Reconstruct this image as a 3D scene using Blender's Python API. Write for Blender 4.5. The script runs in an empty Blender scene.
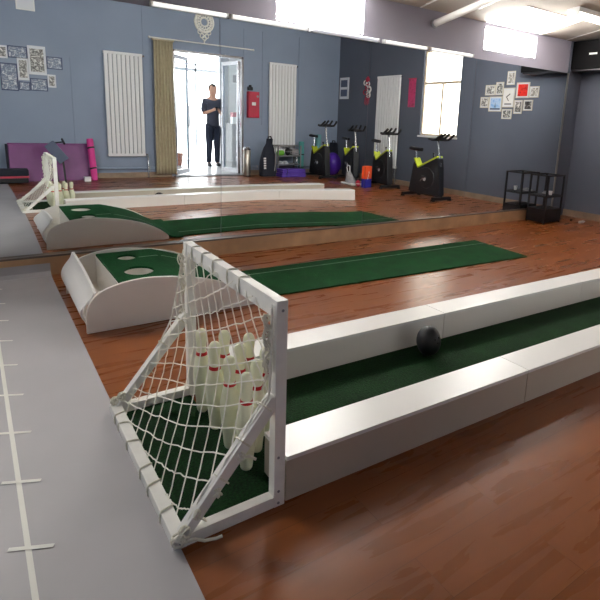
# Fitness room with a bowling lane, a putting ramp and a mirrored wall.
# World: x runs along the lane, y towards the mirrored wall, z up. The camera stands over (0,0).
# What the photo shows in the mirror is built where it stands, behind and beside the camera.
import bpy, bmesh, math, random
from mathutils import Vector, Matrix
random.seed(7)
SC = bpy.context.scene
COL = SC.collection
PI = math.pi

# ------------------------------------------------------------------ materials
def lin(c):
    return tuple(((v/255)/12.92 if v/255 <= .04045 else ((v/255+.055)/1.055)**2.4) for v in c) + (1,)

def new_mat(name):
    m = bpy.data.materials.new(name); m.use_nodes = True
    nt = m.node_tree
    return m, nt, nt.nodes['Principled BSDF']

def mat(name, rgb, rough=.5, metal=0, var=.06, scale=12, bump=0, emit=0, spec=.5, coat=0):
    """plain surface with a little procedural mottling"""
    m, nt, b = new_mat(name)
    tc = nt.nodes.new('ShaderNodeTexCoord')
    nz = nt.nodes.new('ShaderNodeTexNoise'); nz.inputs['Scale'].default_value = scale; nz.inputs['Detail'].default_value = 4
    nt.links.new(tc.outputs['Object'], nz.inputs['Vector'])
    rp = nt.nodes.new('ShaderNodeValToRGB')
    c = lin(rgb)
    rp.color_ramp.elements[0].position = .3; rp.color_ramp.elements[1].position = .7
    rp.color_ramp.elements[0].color = tuple(max(0, v*(1-var)) for v in c[:3]) + (1,)
    rp.color_ramp.elements[1].color = tuple(min(1, v*(1+var)) for v in c[:3]) + (1,)
    nt.links.new(nz.outputs['Fac'], rp.inputs['Fac'])
    nt.links.new(rp.outputs['Color'], b.inputs['Base Color'])
    b.inputs['Roughness'].default_value = rough
    b.inputs['Metallic'].default_value = metal
    b.inputs['Specular IOR Level'].default_value = spec
    if coat: b.inputs['Coat Weight'].default_value = coat
    if bump:
        bp = nt.nodes.new('ShaderNodeBump'); bp.inputs['Strength'].default_value = bump; bp.inputs['Distance'].default_value = .01
        nt.links.new(nz.outputs['Fac'], bp.inputs['Height']); nt.links.new(bp.outputs['Normal'], b.inputs['Normal'])
    if emit:
        nt.links.new(rp.outputs['Color'], b.inputs['Emission Color'])
        b.inputs['Emission Strength'].default_value = emit
    return m

def emis(name, rgb, strength):
    m, nt, b = new_mat(name)
    b.inputs['Base Color'].default_value = lin(rgb)
    b.inputs['Emission Color'].default_value = lin(rgb)
    b.inputs['Emission Strength'].default_value = strength
    return m

def wood_floor(name):
    m, nt, b = new_mat(name)
    N, L = nt.nodes.new, nt.links.new
    tc = N('ShaderNodeTexCoord')
    br = N('ShaderNodeTexBrick'); br.offset = .37; br.inputs['Scale'].default_value = 1
    br.inputs['Brick Width'].default_value = .92; br.inputs['Row Height'].default_value = .135
    br.inputs['Mortar Size'].default_value = .0008; br.inputs['Mortar Smooth'].default_value = 0
    br.inputs['Color1'].default_value = (0, 0, 0, 1); br.inputs['Color2'].default_value = (1, 1, 1, 1)
    br.inputs['Mortar'].default_value = (.5, .5, .5, 1); br.inputs['Bias'].default_value = 0
    L(tc.outputs['Object'], br.inputs['Vector'])
    mp = N('ShaderNodeMapping'); mp.inputs['Scale'].default_value = (1.0, 9, 1)
    L(tc.outputs['Object'], mp.inputs['Vector'])
    # shift the grain from plank to plank
    ad = N('ShaderNodeVectorMath'); ad.operation = 'ADD'
    sc = N('ShaderNodeVectorMath'); sc.operation = 'SCALE'; sc.inputs['Scale'].default_value = 23
    L(br.outputs['Color'], sc.inputs[0]); L(mp.outputs['Vector'], ad.inputs[0]); L(sc.outputs['Vector'], ad.inputs[1])
    gr = N('ShaderNodeTexNoise'); gr.inputs['Scale'].default_value = 2.2; gr.inputs['Detail'].default_value = 4
    gr.inputs['Roughness'].default_value = .5; gr.inputs['Distortion'].default_value = .6
    L(ad.outputs['Vector'], gr.inputs['Vector'])
    rp = N('ShaderNodeValToRGB'); e = rp.color_ramp.elements
    e[0].position = .2; e[0].color = lin((124, 68, 31)); e[1].position = .8; e[1].color = lin((142, 82, 41))
    e.new(.5).color = lin((132, 74, 35))
    L(gr.outputs['Fac'], rp.inputs['Fac'])
    mx = N('ShaderNodeMix'); mx.data_type = 'RGBA'; mx.blend_type = 'MULTIPLY'; mx.inputs['Factor'].default_value = .22
    pl = N('ShaderNodeValToRGB'); pl.color_ramp.elements[0].color = (.72, .66, .62, 1); pl.color_ramp.elements[1].color = (1, 1, 1, 1)
    L(br.outputs['Color'], pl.inputs['Fac'])
    L(rp.outputs['Color'], mx.inputs['A']); L(pl.outputs['Color'], mx.inputs['B'])
    m2 = N('ShaderNodeMix'); m2.data_type = 'RGBA'; m2.inputs['B'].default_value = lin((66, 30, 14))
    ml = N('ShaderNodeMath'); ml.operation = 'MULTIPLY'; ml.inputs[1].default_value = .55
    L(br.outputs['Fac'], ml.inputs[0]); L(ml.outputs[0], m2.inputs['Factor']); L(mx.outputs['Result'], m2.inputs['A'])
    L(m2.outputs['Result'], b.inputs['Base Color'])
    rr = N('ShaderNodeMapRange'); rr.inputs['To Min'].default_value = .24; rr.inputs['To Max'].default_value = .32
    L(gr.outputs['Fac'], rr.inputs['Value']); L(rr.outputs['Result'], b.inputs['Roughness'])
    bp = N('ShaderNodeBump'); bp.inputs['Strength'].default_value = .02; bp.inputs['Distance'].default_value = .002
    L(gr.outputs['Fac'], bp.inputs['Height']); L(bp.outputs['Normal'], b.inputs['Normal'])
    b.inputs['Specular IOR Level'].default_value = .4
    return m

def turf(name, dark, light):
    m, nt, b = new_mat(name)
    N, L = nt.nodes.new, nt.links.new
    tc = N('ShaderNodeTexCoord')
    n1 = N('ShaderNodeTexNoise'); n1.inputs['Scale'].default_value = 130; n1.inputs['Detail'].default_value = 3
    n2 = N('ShaderNodeTexNoise'); n2.inputs['Scale'].default_value = 7; n2.inputs['Detail'].default_value = 5
    L(tc.outputs['Object'], n1.inputs['Vector']); L(tc.outputs['Object'], n2.inputs['Vector'])
    mt = N('ShaderNodeMath'); mt.operation = 'ADD'; mt.use_clamp = True
    ms = N('ShaderNodeMath'); ms.operation = 'MULTIPLY_ADD'; ms.inputs[1].default_value = .5; ms.inputs[2].default_value = -.25
    L(n2.outputs['Fac'], ms.inputs[0]); L(n1.outputs['Fac'], mt.inputs[0]); L(ms.outputs[0], mt.inputs[1])
    rp = N('ShaderNodeValToRGB'); e = rp.color_ramp.elements
    e[0].position = .3; e[0].color = lin(dark); e[1].position = .72; e[1].color = lin(light)
    L(mt.outputs[0], rp.inputs['Fac']); L(rp.outputs['Color'], b.inputs['Base Color'])
    b.inputs['Roughness'].default_value = .9; b.inputs['Specular IOR Level'].default_value = .15
    bp = N('ShaderNodeBump'); bp.inputs['Strength'].default_value = .8; bp.inputs['Distance'].default_value = .006
    L(n1.outputs['Fac'], bp.inputs['Height']); L(bp.outputs['Normal'], b.inputs['Normal'])
    return m

def picture_mat(name, cols, scale=9, seed=0, stretch=(1, 1, 1)):
    """a small print: blotches of a few colours"""
    m, nt, b = new_mat(name)
    N, L = nt.nodes.new, nt.links.new
    tc = N('ShaderNodeTexCoord'); mp = N('ShaderNodeMapping')
    mp.inputs['Location'].default_value = (seed*3.1, seed*1.7, seed*.9); mp.inputs['Scale'].default_value = stretch
    L(tc.outputs['Object'], mp.inputs['Vector'])
    nz = N('ShaderNodeTexNoise'); nz.inputs['Scale'].default_value = scale; nz.inputs['Detail'].default_value = 3
    nz.inputs['Distortion'].default_value = 1.2
    L(mp.outputs['Vector'], nz.inputs['Vector'])
    rp = N('ShaderNodeValToRGB'); e = rp.color_ramp.elements
    n = len(cols)
    e[0].position = .33; e[0].color = lin(cols[0]); e[1].position = .67; e[1].color = lin(cols[-1])
    for i in range(1, n-1): e.new(.33+.34*i/(n-1)).color = lin(cols[i])
    L(nz.outputs['Fac'], rp.inputs['Fac']); L(rp.outputs['Color'], b.inputs['Base Color'])
    b.inputs['Roughness'].default_value = .35
    return m

M = {}
M['floor'] = wood_floor('laminate_floor')
M['wall'] = mat('slate_blue_paint', (142, 155, 176), .7, var=.05, scale=1.3)
M['wall_r'] = mat('shaded_slate_paint', (94, 100, 114), .65, var=.07, scale=1.1)  # same slate paint as the back wall, darkened; its shade is in the colour
M['wall_f'] = mat('hazed_slate_paint', (144, 140, 152), .7, var=.05, scale=1.5)  # slate paint again, with the haze over this wall put into the colour
M['ceiling'] = mat('ceiling_panel', (184, 176, 166), .8, var=.05, scale=2)
M['skirting'] = mat('worn_skirting', (150, 128, 108), .6, var=.2, scale=6)
M['rail_wood'] = mat('rail_wood', (190, 152, 114), .5, var=.2, scale=5)
M['rail_dark'] = mat('mirror_channel', (104, 90, 80), .4, var=.1)
M['white_board'] = mat('white_melamine', (242, 240, 236), .32, var=.02, scale=3)
M['shaded_edge'] = mat('shaded_panel_face', (192, 179, 163), .4, var=.03, scale=3)  # white sides of the near boxes, with their shade put into the colour
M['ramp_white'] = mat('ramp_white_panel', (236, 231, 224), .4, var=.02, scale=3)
M['goal_paint'] = mat('goal_white_paint', (244, 242, 236), .5, var=.05, scale=18)
M['goal_wood'] = mat('goal_raw_white_wood', (196, 186, 168), .6, var=.12, scale=14)
M['rope'] = mat('net_cord', (246, 243, 232), .8, var=.05, scale=60)
M['lash'] = mat('lashing_cord', (228, 224, 208), .85, var=.1, scale=60)
M['turf_lane'] = turf('lane_turf', (6, 27, 10), (20, 60, 25))
M['turf_mat'] = turf('mat_turf', (4, 40, 16), (15, 76, 33))
M['turf_ramp'] = turf('ramp_turf', (4, 46, 20), (16, 78, 38))
M['pin'] = mat('pin_plastic', (238, 239, 210), .35, var=.03, scale=8)
M['red_stripe'] = mat('pin_red_band', (196, 24, 26), .4)
M['ball'] = mat('ball_black', (17, 16, 24), .5, var=.1)
M['ball_hole'] = mat('ball_dark_hole', (6, 6, 8), .7)
M['grey_mat'] = mat('grey_vinyl', (168, 166, 169), .55, var=.05, scale=3)
M['white_print'] = mat('white_print', (226, 226, 218), .6, var=.02)
M['faint_print'] = mat('faint_white_print', (150, 168, 150), .7)
M['black_metal'] = mat('black_metal', (22, 22, 26), .45, var=.1)
M['black_plastic'] = mat('black_plastic', (20, 21, 27), .5, var=.1)
M['dark_navy'] = mat('dark_navy_cloth', (26, 30, 44), .8, var=.15, scale=25)
M['lime'] = mat('lime_paint', (190, 206, 40), .4)
M['chrome'] = mat('chrome', (214, 214, 218), .18, 1, var=.03)
M['steel'] = mat('brushed_steel', (182, 176, 166), .3, 1, var=.05)
M['rad'] = mat('radiator_enamel', (246, 246, 248), .4, var=.01)
M['curtain'] = mat('khaki_curtain', (190, 180, 154), .85, var=.08, scale=20)
M['purple'] = mat('purple_vinyl', (120, 52, 118), .45, var=.05)
M['purple_mat'] = mat('violet_foam', (92, 60, 170), .6, var=.08)
M['purple_ball'] = mat('violet_ball', (96, 50, 190), .25, var=.2, scale=5)
M['pink'] = mat('pink_foam', (224, 62, 150), .6)
M['pink_banner'] = picture_mat('pink_banner_paper', [(176, 22, 84), (206, 48, 110), (150, 14, 66)], 14, 4)
M['red_box'] = mat('red_box_paint', (182, 30, 62), .45)
M['white_plain'] = mat('white_plastic', (236, 236, 234), .5, var=.02)
M['teal'] = mat('teal_foam', (84, 160, 156), .7)
M['teal2'] = mat('pale_teal_foam', (120, 178, 182), .7)
M['green'] = mat('green_rubber', (120, 196, 60), .6)
M['grey_item'] = mat('grey_cloth', (150, 148, 150), .7, var=.2, scale=20)
M['grey_metal'] = mat('grey_painted_metal', (132, 134, 138), .5)
M['slate_pad'] = mat('slate_vinyl', (82, 92, 118), .55)
M['red_trim'] = mat('red_trim', (190, 62, 84), .6)
M['orange'] = mat('orange_card', (236, 84, 36), .5)
M['blue'] = mat('blue_card', (44, 44, 150), .5)
M['frame_cream'] = mat('cream_frame', (206, 198, 182), .5, var=.04)
M['frame_white'] = mat('white_frame', (228, 230, 234), .5, var=.02)
M['frame_dark'] = mat('dark_blue_frame', (54, 68, 104), .5)
M['skin'] = mat('skin', (196, 148, 122), .5, var=.04)
M['hair'] = mat('black_hair', (20, 17, 16), .6)
M['tee'] = mat('charcoal_tee', (58, 60, 72), .85, var=.08, scale=30)
M['trousers'] = mat('navy_trousers', (30, 36, 54), .85, var=.08, scale=30)
M['shoe'] = mat('dark_shoe', (32, 34, 42), .6)
M['phone'] = mat('dark_phone', (18, 18, 20), .2)
M['lace'] = mat('white_lace', (248, 246, 238), .8, var=.06, scale=40)
M['win_frame'] = mat('pale_window_frame', (222, 206, 186), .5)
M['ac'] = mat('dark_unit_shell', (7, 7, 9), .8, spec=.2)
M['white_tile'] = mat('white_tile', (216, 216, 216), .25, var=.02)
M['white_wall'] = mat('white_wall_paint', (226, 226, 226), .7, var=.02)
M['grey_post'] = mat('grey_post', (168, 172, 178), .5)
M['leaf'] = mat('plant_leaf', (46, 104, 44), .6, var=.3)
M['pot'] = mat('terracotta_pot', (168, 90, 60), .7)
M['threshold'] = mat('dark_threshold', (70, 68, 72), .5, var=.1)
M['pane_high'] = emis('frosted_high_window', (255, 252, 246), 84)
M['pane_side'] = emis('frosted_tall_window', (255, 246, 232), 6)
M['ceiling_sheet'] = emis('milky_sheet', (255, 253, 250), 3.2)
M['daylight'] = emis('bright_frosted_door', (255, 255, 255), 9)
M['tube_on'] = emis('lit_tube', (255, 255, 252), .9)
M['tube_dim'] = emis('dim_tube', (226, 230, 240), .5)
M['fixture'] = emis('ceiling_tube', (255, 246, 240), 22)

def glass_mat():
    m, nt, b = new_mat('clear_glass')
    b.inputs['Base Color'].default_value = (.95, .97, .97, 1); b.inputs['Roughness'].default_value = .02
    tr = nt.nodes.new('ShaderNodeBsdfTransparent'); mx = nt.nodes.new('ShaderNodeMixShader')
    gl = nt.nodes.new('ShaderNodeBsdfGlossy'); gl.inputs['Roughness'].default_value = .03
    tr.inputs['Color'].default_value = (.9, .93, .93, 1)
    mx.inputs[0].default_value = .10; nt.links.new(tr.outputs[0], mx.inputs[1]); nt.links.new(gl.outputs[0], mx.inputs[2])
    nt.links.new(mx.outputs[0], nt.nodes['Material Output'].inputs['Surface'])
    return m
M['glass'] = glass_mat()

def mirror_mat():
    m, nt, b = new_mat('mirror_silver')
    b.inputs['Base Color'].default_value = (.85, .895, .91, 1)
    b.inputs['Metallic'].default_value = 1; b.inputs['Roughness'].default_value = 0
    return m
M['mirror'] = mirror_mat()

# ------------------------------------------------------------------ mesh builder
class MB:
    def __init__(s): s.v = []; s.f = []
    def add(s, vs, fs):
        n = len(s.v); s.v += [Vector(v) for v in vs]; s.f += [tuple(i+n for i in f) for f in fs]; return s
    def box(s, x0, x1, y0, y1, z0, z1):
        return s.hexa([(x0, y0), (x1, y0), (x1, y1), (x0, y1)], z0, z1)
    def hexa(s, c, z0, z1):
        zs0 = z0 if isinstance(z0, (list, tuple)) else [z0]*4
        zs1 = z1 if isinstance(z1, (list, tuple)) else [z1]*4
        vs = [(x, y, z) for (x, y), z in zip(c, zs0)] + [(x, y, z) for (x, y), z in zip(c, zs1)]
        return s.add(vs, [(3, 2, 1, 0), (4, 5, 6, 7), (0, 1, 5, 4), (1, 2, 6, 5), (2, 3, 7, 6), (3, 0, 4, 7)])
    def bar(s, a, b, w, h, up=(0, 0, 1)):
        """square bar from a to b; w across, h along 'up'"""
        a, b = Vector(a), Vector(b); d = (b-a).normalized(); u = Vector(up)
        sd = d.cross(u).normalized(); u = sd.cross(d).normalized()
        vs = []
        for p in (a, b):
            for i, j in ((-1, -1), (1, -1), (1, 1), (-1, 1)): vs.append(p + sd*(w/2*i) + u*(h/2*j))
        return s.add(vs, [(3, 2, 1, 0), (4, 5, 6, 7), (0, 1, 5, 4), (1, 2, 6, 5), (2, 3, 7, 6), (3, 0, 4, 7)])
    def prism(s, poly, axis, a, b):
        """2-D outline pushed along an axis from a to b (outline in the two other axes, in order)"""
        def P(p, t):
            q = list(p); q.insert(axis, t); return q
        n = len(poly)
        vs = [P(p, a) for p in poly] + [P(p, b) for p in poly]
        fs = [tuple(range(n))[::-1], tuple(range(n, 2*n))] + [(i, (i+1) % n, n+(i+1) % n, n+i) for i in range(n)]
        return s.add(vs, fs)
    def tube(s, pts, r, seg=8, caps=True):
        pts = [Vector(p) for p in pts]; n = len(pts); rings = []
        rs = r if isinstance(r, (list, tuple)) else [r]*n
        t0 = (pts[1]-pts[0]).normalized()
        ref = Vector((0, 0, 1)) if abs(t0.z) < .9 else Vector((1, 0, 0))
        u = t0.cross(ref).normalized()
        for i in range(n):
            t = (pts[min(i+1, n-1)]-pts[max(i-1, 0)])
            t = t.normalized() if t.length > 1e-9 else t0
            u = (u - t*u.dot(t)); u = u.normalized() if u.length > 1e-6 else t.cross(ref).normalized()
            w = t.cross(u)
            rings.append([pts[i] + (u*math.cos(2*PI*k/seg) + w*math.sin(2*PI*k/seg))*rs[i] for k in range(seg)])
        vs = [v for rg in rings for v in rg]; fs = []
        for i in range(n-1):
            for k in range(seg):
                k2 = (k+1) % seg
                fs.append((i*seg+k, i*seg+k2, (i+1)*seg+k2, (i+1)*seg+k))
        if caps: fs += [tuple(range(seg))[::-1], tuple(range((n-1)*seg, n*seg))]
        return s.add(vs, fs)
    def lathe(s, prof, c=(0, 0, 0), seg=24, sx=1, sy=1):
        vs = []; fs = []; n = len(prof)
        for r, z in prof:
            for k in range(seg):
                a = 2*PI*k/seg; vs.append((c[0]+sx*r*math.cos(a), c[1]+sy*r*math.sin(a), c[2]+z))
        for i in range(n-1):
            for k in range(seg):
                k2 = (k+1) % seg; fs.append((i*seg+k, i*seg+k2, (i+1)*seg+k2, (i+1)*seg+k))
        fs += [tuple(range(seg))[::-1], tuple(range((n-1)*seg, n*seg))]
        return s.add(vs, fs)
    def ball(s, c, rx, ry, rz, seg=24, rings=14):
        prof = [(max(.0005, math.sin(PI*i/rings)), -math.cos(PI*i/rings)) for i in range(rings+1)]
        m = MB().lathe(prof, (0, 0, 0), seg)
        return s.add([(c[0]+v.x*rx, c[1]+v.y*ry, c[2]+v.z*rz) for v in m.v], m.f)
    def grid(s, fn, nu, nv, closed_u=False):
        vs = [fn(i/nu, j/nv) for j in range(nv+1) for i in range(nu+1)]
        fs = [(j*(nu+1)+i, j*(nu+1)+i+1, (j+1)*(nu+1)+i+1, (j+1)*(nu+1)+i) for j in range(nv) for i in range(nu)]
        return s.add(vs, fs)
    def xf(s, mtx):
        s.v = [mtx @ v for v in s.v]; return s
    def build(s, name, m, parent=None, bevel=0, smooth=False, local=False):
        """world coordinates in; top-level meshes get their origin at the base, parts hang on their thing's Empty"""
        if parent is None:
            xs = [v.x for v in s.v]; ys = [v.y for v in s.v]; zs = [v.z for v in s.v]
            o = Vector(((min(xs)+max(xs))/2, (min(ys)+max(ys))/2, min(zs)))
        elif local: o = Vector((0, 0, 0))
        else:
            p = parent; o = Vector((0, 0, 0))
            while p: o += p.location; p = p.parent
        me = bpy.data.meshes.new(name)
        me.from_pydata([tuple(v-o) for v in s.v], [], s.f)
        bm = bmesh.new(); bm.from_mesh(me)
        bmesh.ops.recalc_face_normals(bm, faces=bm.faces)
        if bevel:
            es = [e for e in bm.edges if len(e.link_faces) == 2 and e.calc_face_angle() > .5]
            bmesh.ops.bevel(bm, geom=es, offset=bevel, segments=2, affect='EDGES', profile=.6)
        bm.to_mesh(me); bm.free()
        if smooth:
            for pl in me.polygons: pl.use_smooth = True
            me.set_sharp_from_angle(angle=math.radians(40))
        me.materials.append(m)
        ob = bpy.data.objects.new(name, me); COL.objects.link(ob)
        if parent is None: ob.location = o
        else: ob.parent = parent
        return ob

def each(b, name, m, parent, **kw):
    """build every loose piece of a builder as a part of its own"""
    n = len(b.v); pa = list(range(n))
    def fd(i):
        while pa[i] != i: pa[i] = pa[pa[i]]; i = pa[i]
        return i
    for f in b.f:
        for q in f[1:]: pa[fd(q)] = fd(f[0])
    gr = {}
    for f in b.f: gr.setdefault(fd(f[0]), []).append(f)
    out = []
    for fs in gr.values():
        ids = sorted({i for f in fs for i in f}); mp = {i: k for k, i in enumerate(ids)}
        out.append(MB().add([b.v[i] for i in ids], [tuple(mp[i] for i in f) for f in fs]).build(name, m, parent, **kw))
    return out
def tag(o, label, cat, group=None, kind=None):
    o['label'] = label; o['category'] = cat
    if group: o['group'] = group
    if kind: o['kind'] = kind
    return o
def thing(name, label, cat, loc=(0, 0, 0), rz=0, group=None):
    o = bpy.data.objects.new(name, None); COL.objects.link(o); o.location = loc; o.rotation_euler = (0, 0, rz)
    o.empty_display_size = .1
    return tag(o, label, cat, group)
def struct(o): o['kind'] = 'structure'; return o
def dup(root, loc, rz=None, label=None):
    def cp(o, par):
        c = o.copy(); COL.objects.link(c)
        if par: c.parent = par
        for ch in [x for x in o.children]: cp(ch, c)
        return c
    c = cp(root, None); c.location = loc
    if rz is not None: c.rotation_euler = (0, 0, rz)
    if label: c['label'] = label
    return c

# ------------------------------------------------------------------ the room
XL, XR, YB, YF = -2.2, 6.40, -1.62, 3.93      # left, right, back (door side), front (mirror side)
def ceil_z(y): return 2.2 + .175*(3.9-y)
DX0, DX1, DZ = 2.90, 4.22, 2.20               # doorway in the back wall
WY0, WY1, WZ0, WZ1 = .96, 1.84, .93, 2.36     # tall window in the right wall

struct(MB().box(XL-.1, XR+.1, YB, YF+.1, -.08, 0).build('floor', M['floor']))
bpy.data.objects['floor'].location.z = -.08
zt = ceil_z(YB)+.05
wb = MB()
wb.box(XL-.1, DX0, YB-.12, YB, 0, zt); wb.box(DX1, XR+.1, YB-.12, YB, 0, zt); wb.box(DX0, DX1, YB-.12, YB, DZ, zt)
struct(wb.build('wall_back', M['wall']))
wr = MB()
wr.hexa([(XR, YB), (XR+.12, YB), (XR+.12, WY0), (XR, WY0)], 0, [ceil_z(YB)]*2+[ceil_z(WY0)]*2)
wr.hexa([(XR, WY1), (XR+.12, WY1), (XR+.12, YF), (XR, YF)], 0, [ceil_z(WY1)]*2+[ceil_z(YF)]*2)
wr.box(XR, XR+.12, WY0, WY1, 0, WZ0)
wr.hexa([(XR, WY0), (XR+.12, WY0), (XR+.12, WY1), (XR, WY1)], WZ1, [ceil_z(WY0)]*2+[ceil_z(WY1)]*2)
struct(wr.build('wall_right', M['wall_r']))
wl = MB().hexa([(XL-.12, YB), (XL, YB), (XL, YF), (XL-.12, YF)], 0, [ceil_z(YB)]*2+[ceil_z(YF)]*2)
struct(wl.build('wall_left', M['wall']))
# front wall with high windows (openings); leftmost is unseen, added to light the back wall
HW = [(-1.15, -.1, 1.865, 2.15), (2.04, 2.905, 1.868, 2.168), (4.515, 5.42, 1.922, 2.16)]
wf = MB(); x = XL-.1
for (a, b, z0, z1) in HW:
    wf.box(x, a, YF-.01, YF+.12, 0, 2.22); wf.box(a, b, YF-.01, YF+.12, 0, z0); wf.box(a, b, YF-.01, YF+.12, z1, 2.22); x = b
wf.box(x, XR+.1, YF-.01, YF+.12, 0, 2.22)
struct(wf.build('wall_front', M['wall_f']))
for i, (a, b, z0, z1) in enumerate(HW):
    w = MB().box(a, b, YF+.05, YF+.07, z0, z1).build('window_%d' % (i+1), M['pane_high']); struct(w)
    f = MB(); t = .012
    f.box(a, b, YF+.02, YF+.05, z0, z0+t); f.box(a, b, YF+.02, YF+.05, z1-t, z1)
    f.box(a, a+t, YF+.02, YF+.05, z0, z1); f.box(b-t, b, YF+.02, YF+.05, z0, z1)
    f.build('window_frame', M['white_plain'], w)
struct(MB().box(6.1135, XR, 3.905, 3.925, 0, ceil_z(3.905)-.001).build('trim_7', M['wall_r']))
# ceiling: sloped panel with battens, rising towards the door side
cl = MB().hexa([(XL-.1, YB-.1), (XR+.1, YB-.1), (XR+.1, YF+.1), (XL-.1, YF+.1)], [ceil_z(YB-.1)]*2+[ceil_z(YF+.1)]*2, [ceil_z(YB-.1)+.08]*2+[ceil_z(YF+.1)+.08]*2)
ceiling = struct(cl.build('ceiling', M['ceiling']))
sm = MB()
for xx in (-1.2, .6, 2.4, 3.55, 5.98):
    sm.hexa([(xx, YB), (xx+.02, YB), (xx+.02, YF-.02), (xx, YF-.02)], [ceil_z(YB)-.006]*2+[ceil_z(YF-.02)-.006]*2, [ceil_z(YB)+.01]*2+[ceil_z(YF-.02)+.01]*2)
each(sm, 'cover_strip', M['white_plain'], ceiling)
# milky emissive sheets in the ceiling over the two high windows
for i, (a, b) in enumerate(((2.0, 2.95), (4.5, 5.45))):
    y0, y1 = 3.42, 3.90
    s = MB().hexa([(a, y0), (b, y0), (b, y1), (a, y1)], [ceil_z(y0)-.008]*2+[ceil_z(y1)-.008]*2, [ceil_z(y0)+.004]*2+[ceil_z(y1)+.004]*2)
    struct(s.build('window_%d' % (i+4), M['ceiling_sheet']))
# skirtings
sb = MB().box(DX1+.06, XR, YB, YB+.02, 0, .09).box(XL, DX0-.06, YB, YB+.02, 0, .09)
struct(sb.build('baseboard_back', M['skirting']))
struct(MB().box(XR-.03, XR, YB+.02, YF-.03, 0, .085).build('baseboard_right', M['skirting']))

# tall window in the right wall: frosted bright pane, mullion, transom, sill
w = struct(MB().box(XR+.08, XR+.10, WY0, WY1, WZ0, WZ1).build('window_6', M['pane_side']))
f = MB(); t = .035
f.box(XR+.03, XR+.08, WY0, WY0+t, WZ0, WZ1); f.box(XR+.03, XR+.08, WY1-t, WY1, WZ0, WZ1)
f.box(XR+.03, XR+.08, WY0+t, WY1-t, WZ0, WZ0+t); f.box(XR+.03, XR+.08, WY0+t, WY1-t, WZ1-t, WZ1)
f.box(XR+.03, XR+.08, WY0+t, WY1-t, 1.79, 1.83); f.box(XR+.03, XR+.08, 1.40, 1.435, WZ0+t, 1.79)
f.build('window_frame', M['win_frame'], w)
MB().box(XR-.03, XR+.08, WY0-.02, WY1+.02, WZ0-.03, WZ0).build('window_sill', M['white_plain'], w)

# vestibule behind the door
VY, VX0, VX1 = -4.9, 2.2, 6.2
struct(MB().box(VX0, VX1, VY, YB, -.08, 0).build('floor_2', M['white_tile']))
bpy.data.objects['floor_2'].location.z = -.08
struct(MB().box(VX0-.1, VX0, VY, YB-.12, 0, 2.7).build('wall_vestibule_left', M['white_wall']))
struct(MB().box(VX1, VX1+.1, VY, YB-.12, 0, 2.7).build('wall_vestibule_right', M['white_wall']))
struct(MB().box(VX0-.1, VX1+.1, VY-.1, VY, 0, 2.7).build('wall_vestibule_back', M['white_wall']))
struct(MB().box(VX0-.1, VX1+.1, VY-.1, YB-.12, 2.7, 2.78).build('ceiling_2', M['white_wall']))
d2 = struct(MB().box(3.3, 5.4, VY+.005, VY+.03, .03, 2.6).build('door_2', M['daylight']))
f = MB()
for xx in (3.3, 4.42, 5.36): f.box(xx, xx+.04, VY+.03, VY+.06, 0, 2.6)
f.box(3.34, 5.36, VY+.03, VY+.06, 2.12, 2.19); f.box(3.34, 5.36, VY+.03, VY+.06, 2.27, 2.30)
f.build('door_frame', M['grey_post'], d2)
struct(MB().box(4.56, 4.74, -3.75, -3.6, 0, 2.7).build('trim_3', M['grey_post']))

lv = struct(MB().box(3.2, 4.4, -2.7, -2.2, 2.672, 2.698).build('fill_panel_tray', M['white_plain']))
MB().box(3.25, 4.35, -2.66, -2.24, 2.660, 2.671).build('added_fill_panel', M['daylight'], lv)  # unseen ceiling light added to brighten the vestibule
# doorway lining and two open glass leaves
f = MB(); t = .04
f.box(DX0, DX0+t, YB-.13, YB+.015, 0, DZ); f.box(DX1-t, DX1, YB-.13, YB+.015, 0, DZ); f.box(DX0, DX1, YB-.13, YB+.015, DZ-t, DZ)
struct(f.build('trim_1', M['chrome'], bevel=.004))
struct(MB().box(DX0-.02, DX1+.02, YB-.13, YB+.14, 0, .012).build('trim_2', M['threshold']))
for nm, hx, ang, sgn in (('door_1', DX0+.05, -47, 1), ('door_3', DX1-.05, 80, -1)):
    r = bpy.data.objects.new(nm, None); COL.objects.link(r); r['kind'] = 'structure'
    r.location = (hx, YB-.1, .015); r.rotation_euler = (0, 0, math.radians(ang)); W = .56*sgn; H = DZ-.08
    f = MB(); b = .045*sgn
    for (a, c) in ((0, b), (W-b, W)): f.box(min(a, c), max(a, c), -.018, .018, 0, H)
    f.box(min(b, W-b), max(b, W-b), -.018, .018, 0, .09); f.box(min(b, W-b), max(b, W-b), -.018, .018, H-.07, H)
    f.build('door_frame', M['chrome'], r, local=True, bevel=.004)
    MB().box(min(b, W-b), max(b, W-b), -.004, .004, .09, H-.07).build('door_pane', M['glass'], r, local=True)
    MB().tube([(W-b*1.6, .02, .85), (W-b*1.6, .06, .87), (W-b*1.6, .06, 1.25), (W-b*1.6, .02, 1.27)], .012, 8).build('door_handle', M['chrome'], r, local=True, smooth=True)

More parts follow.
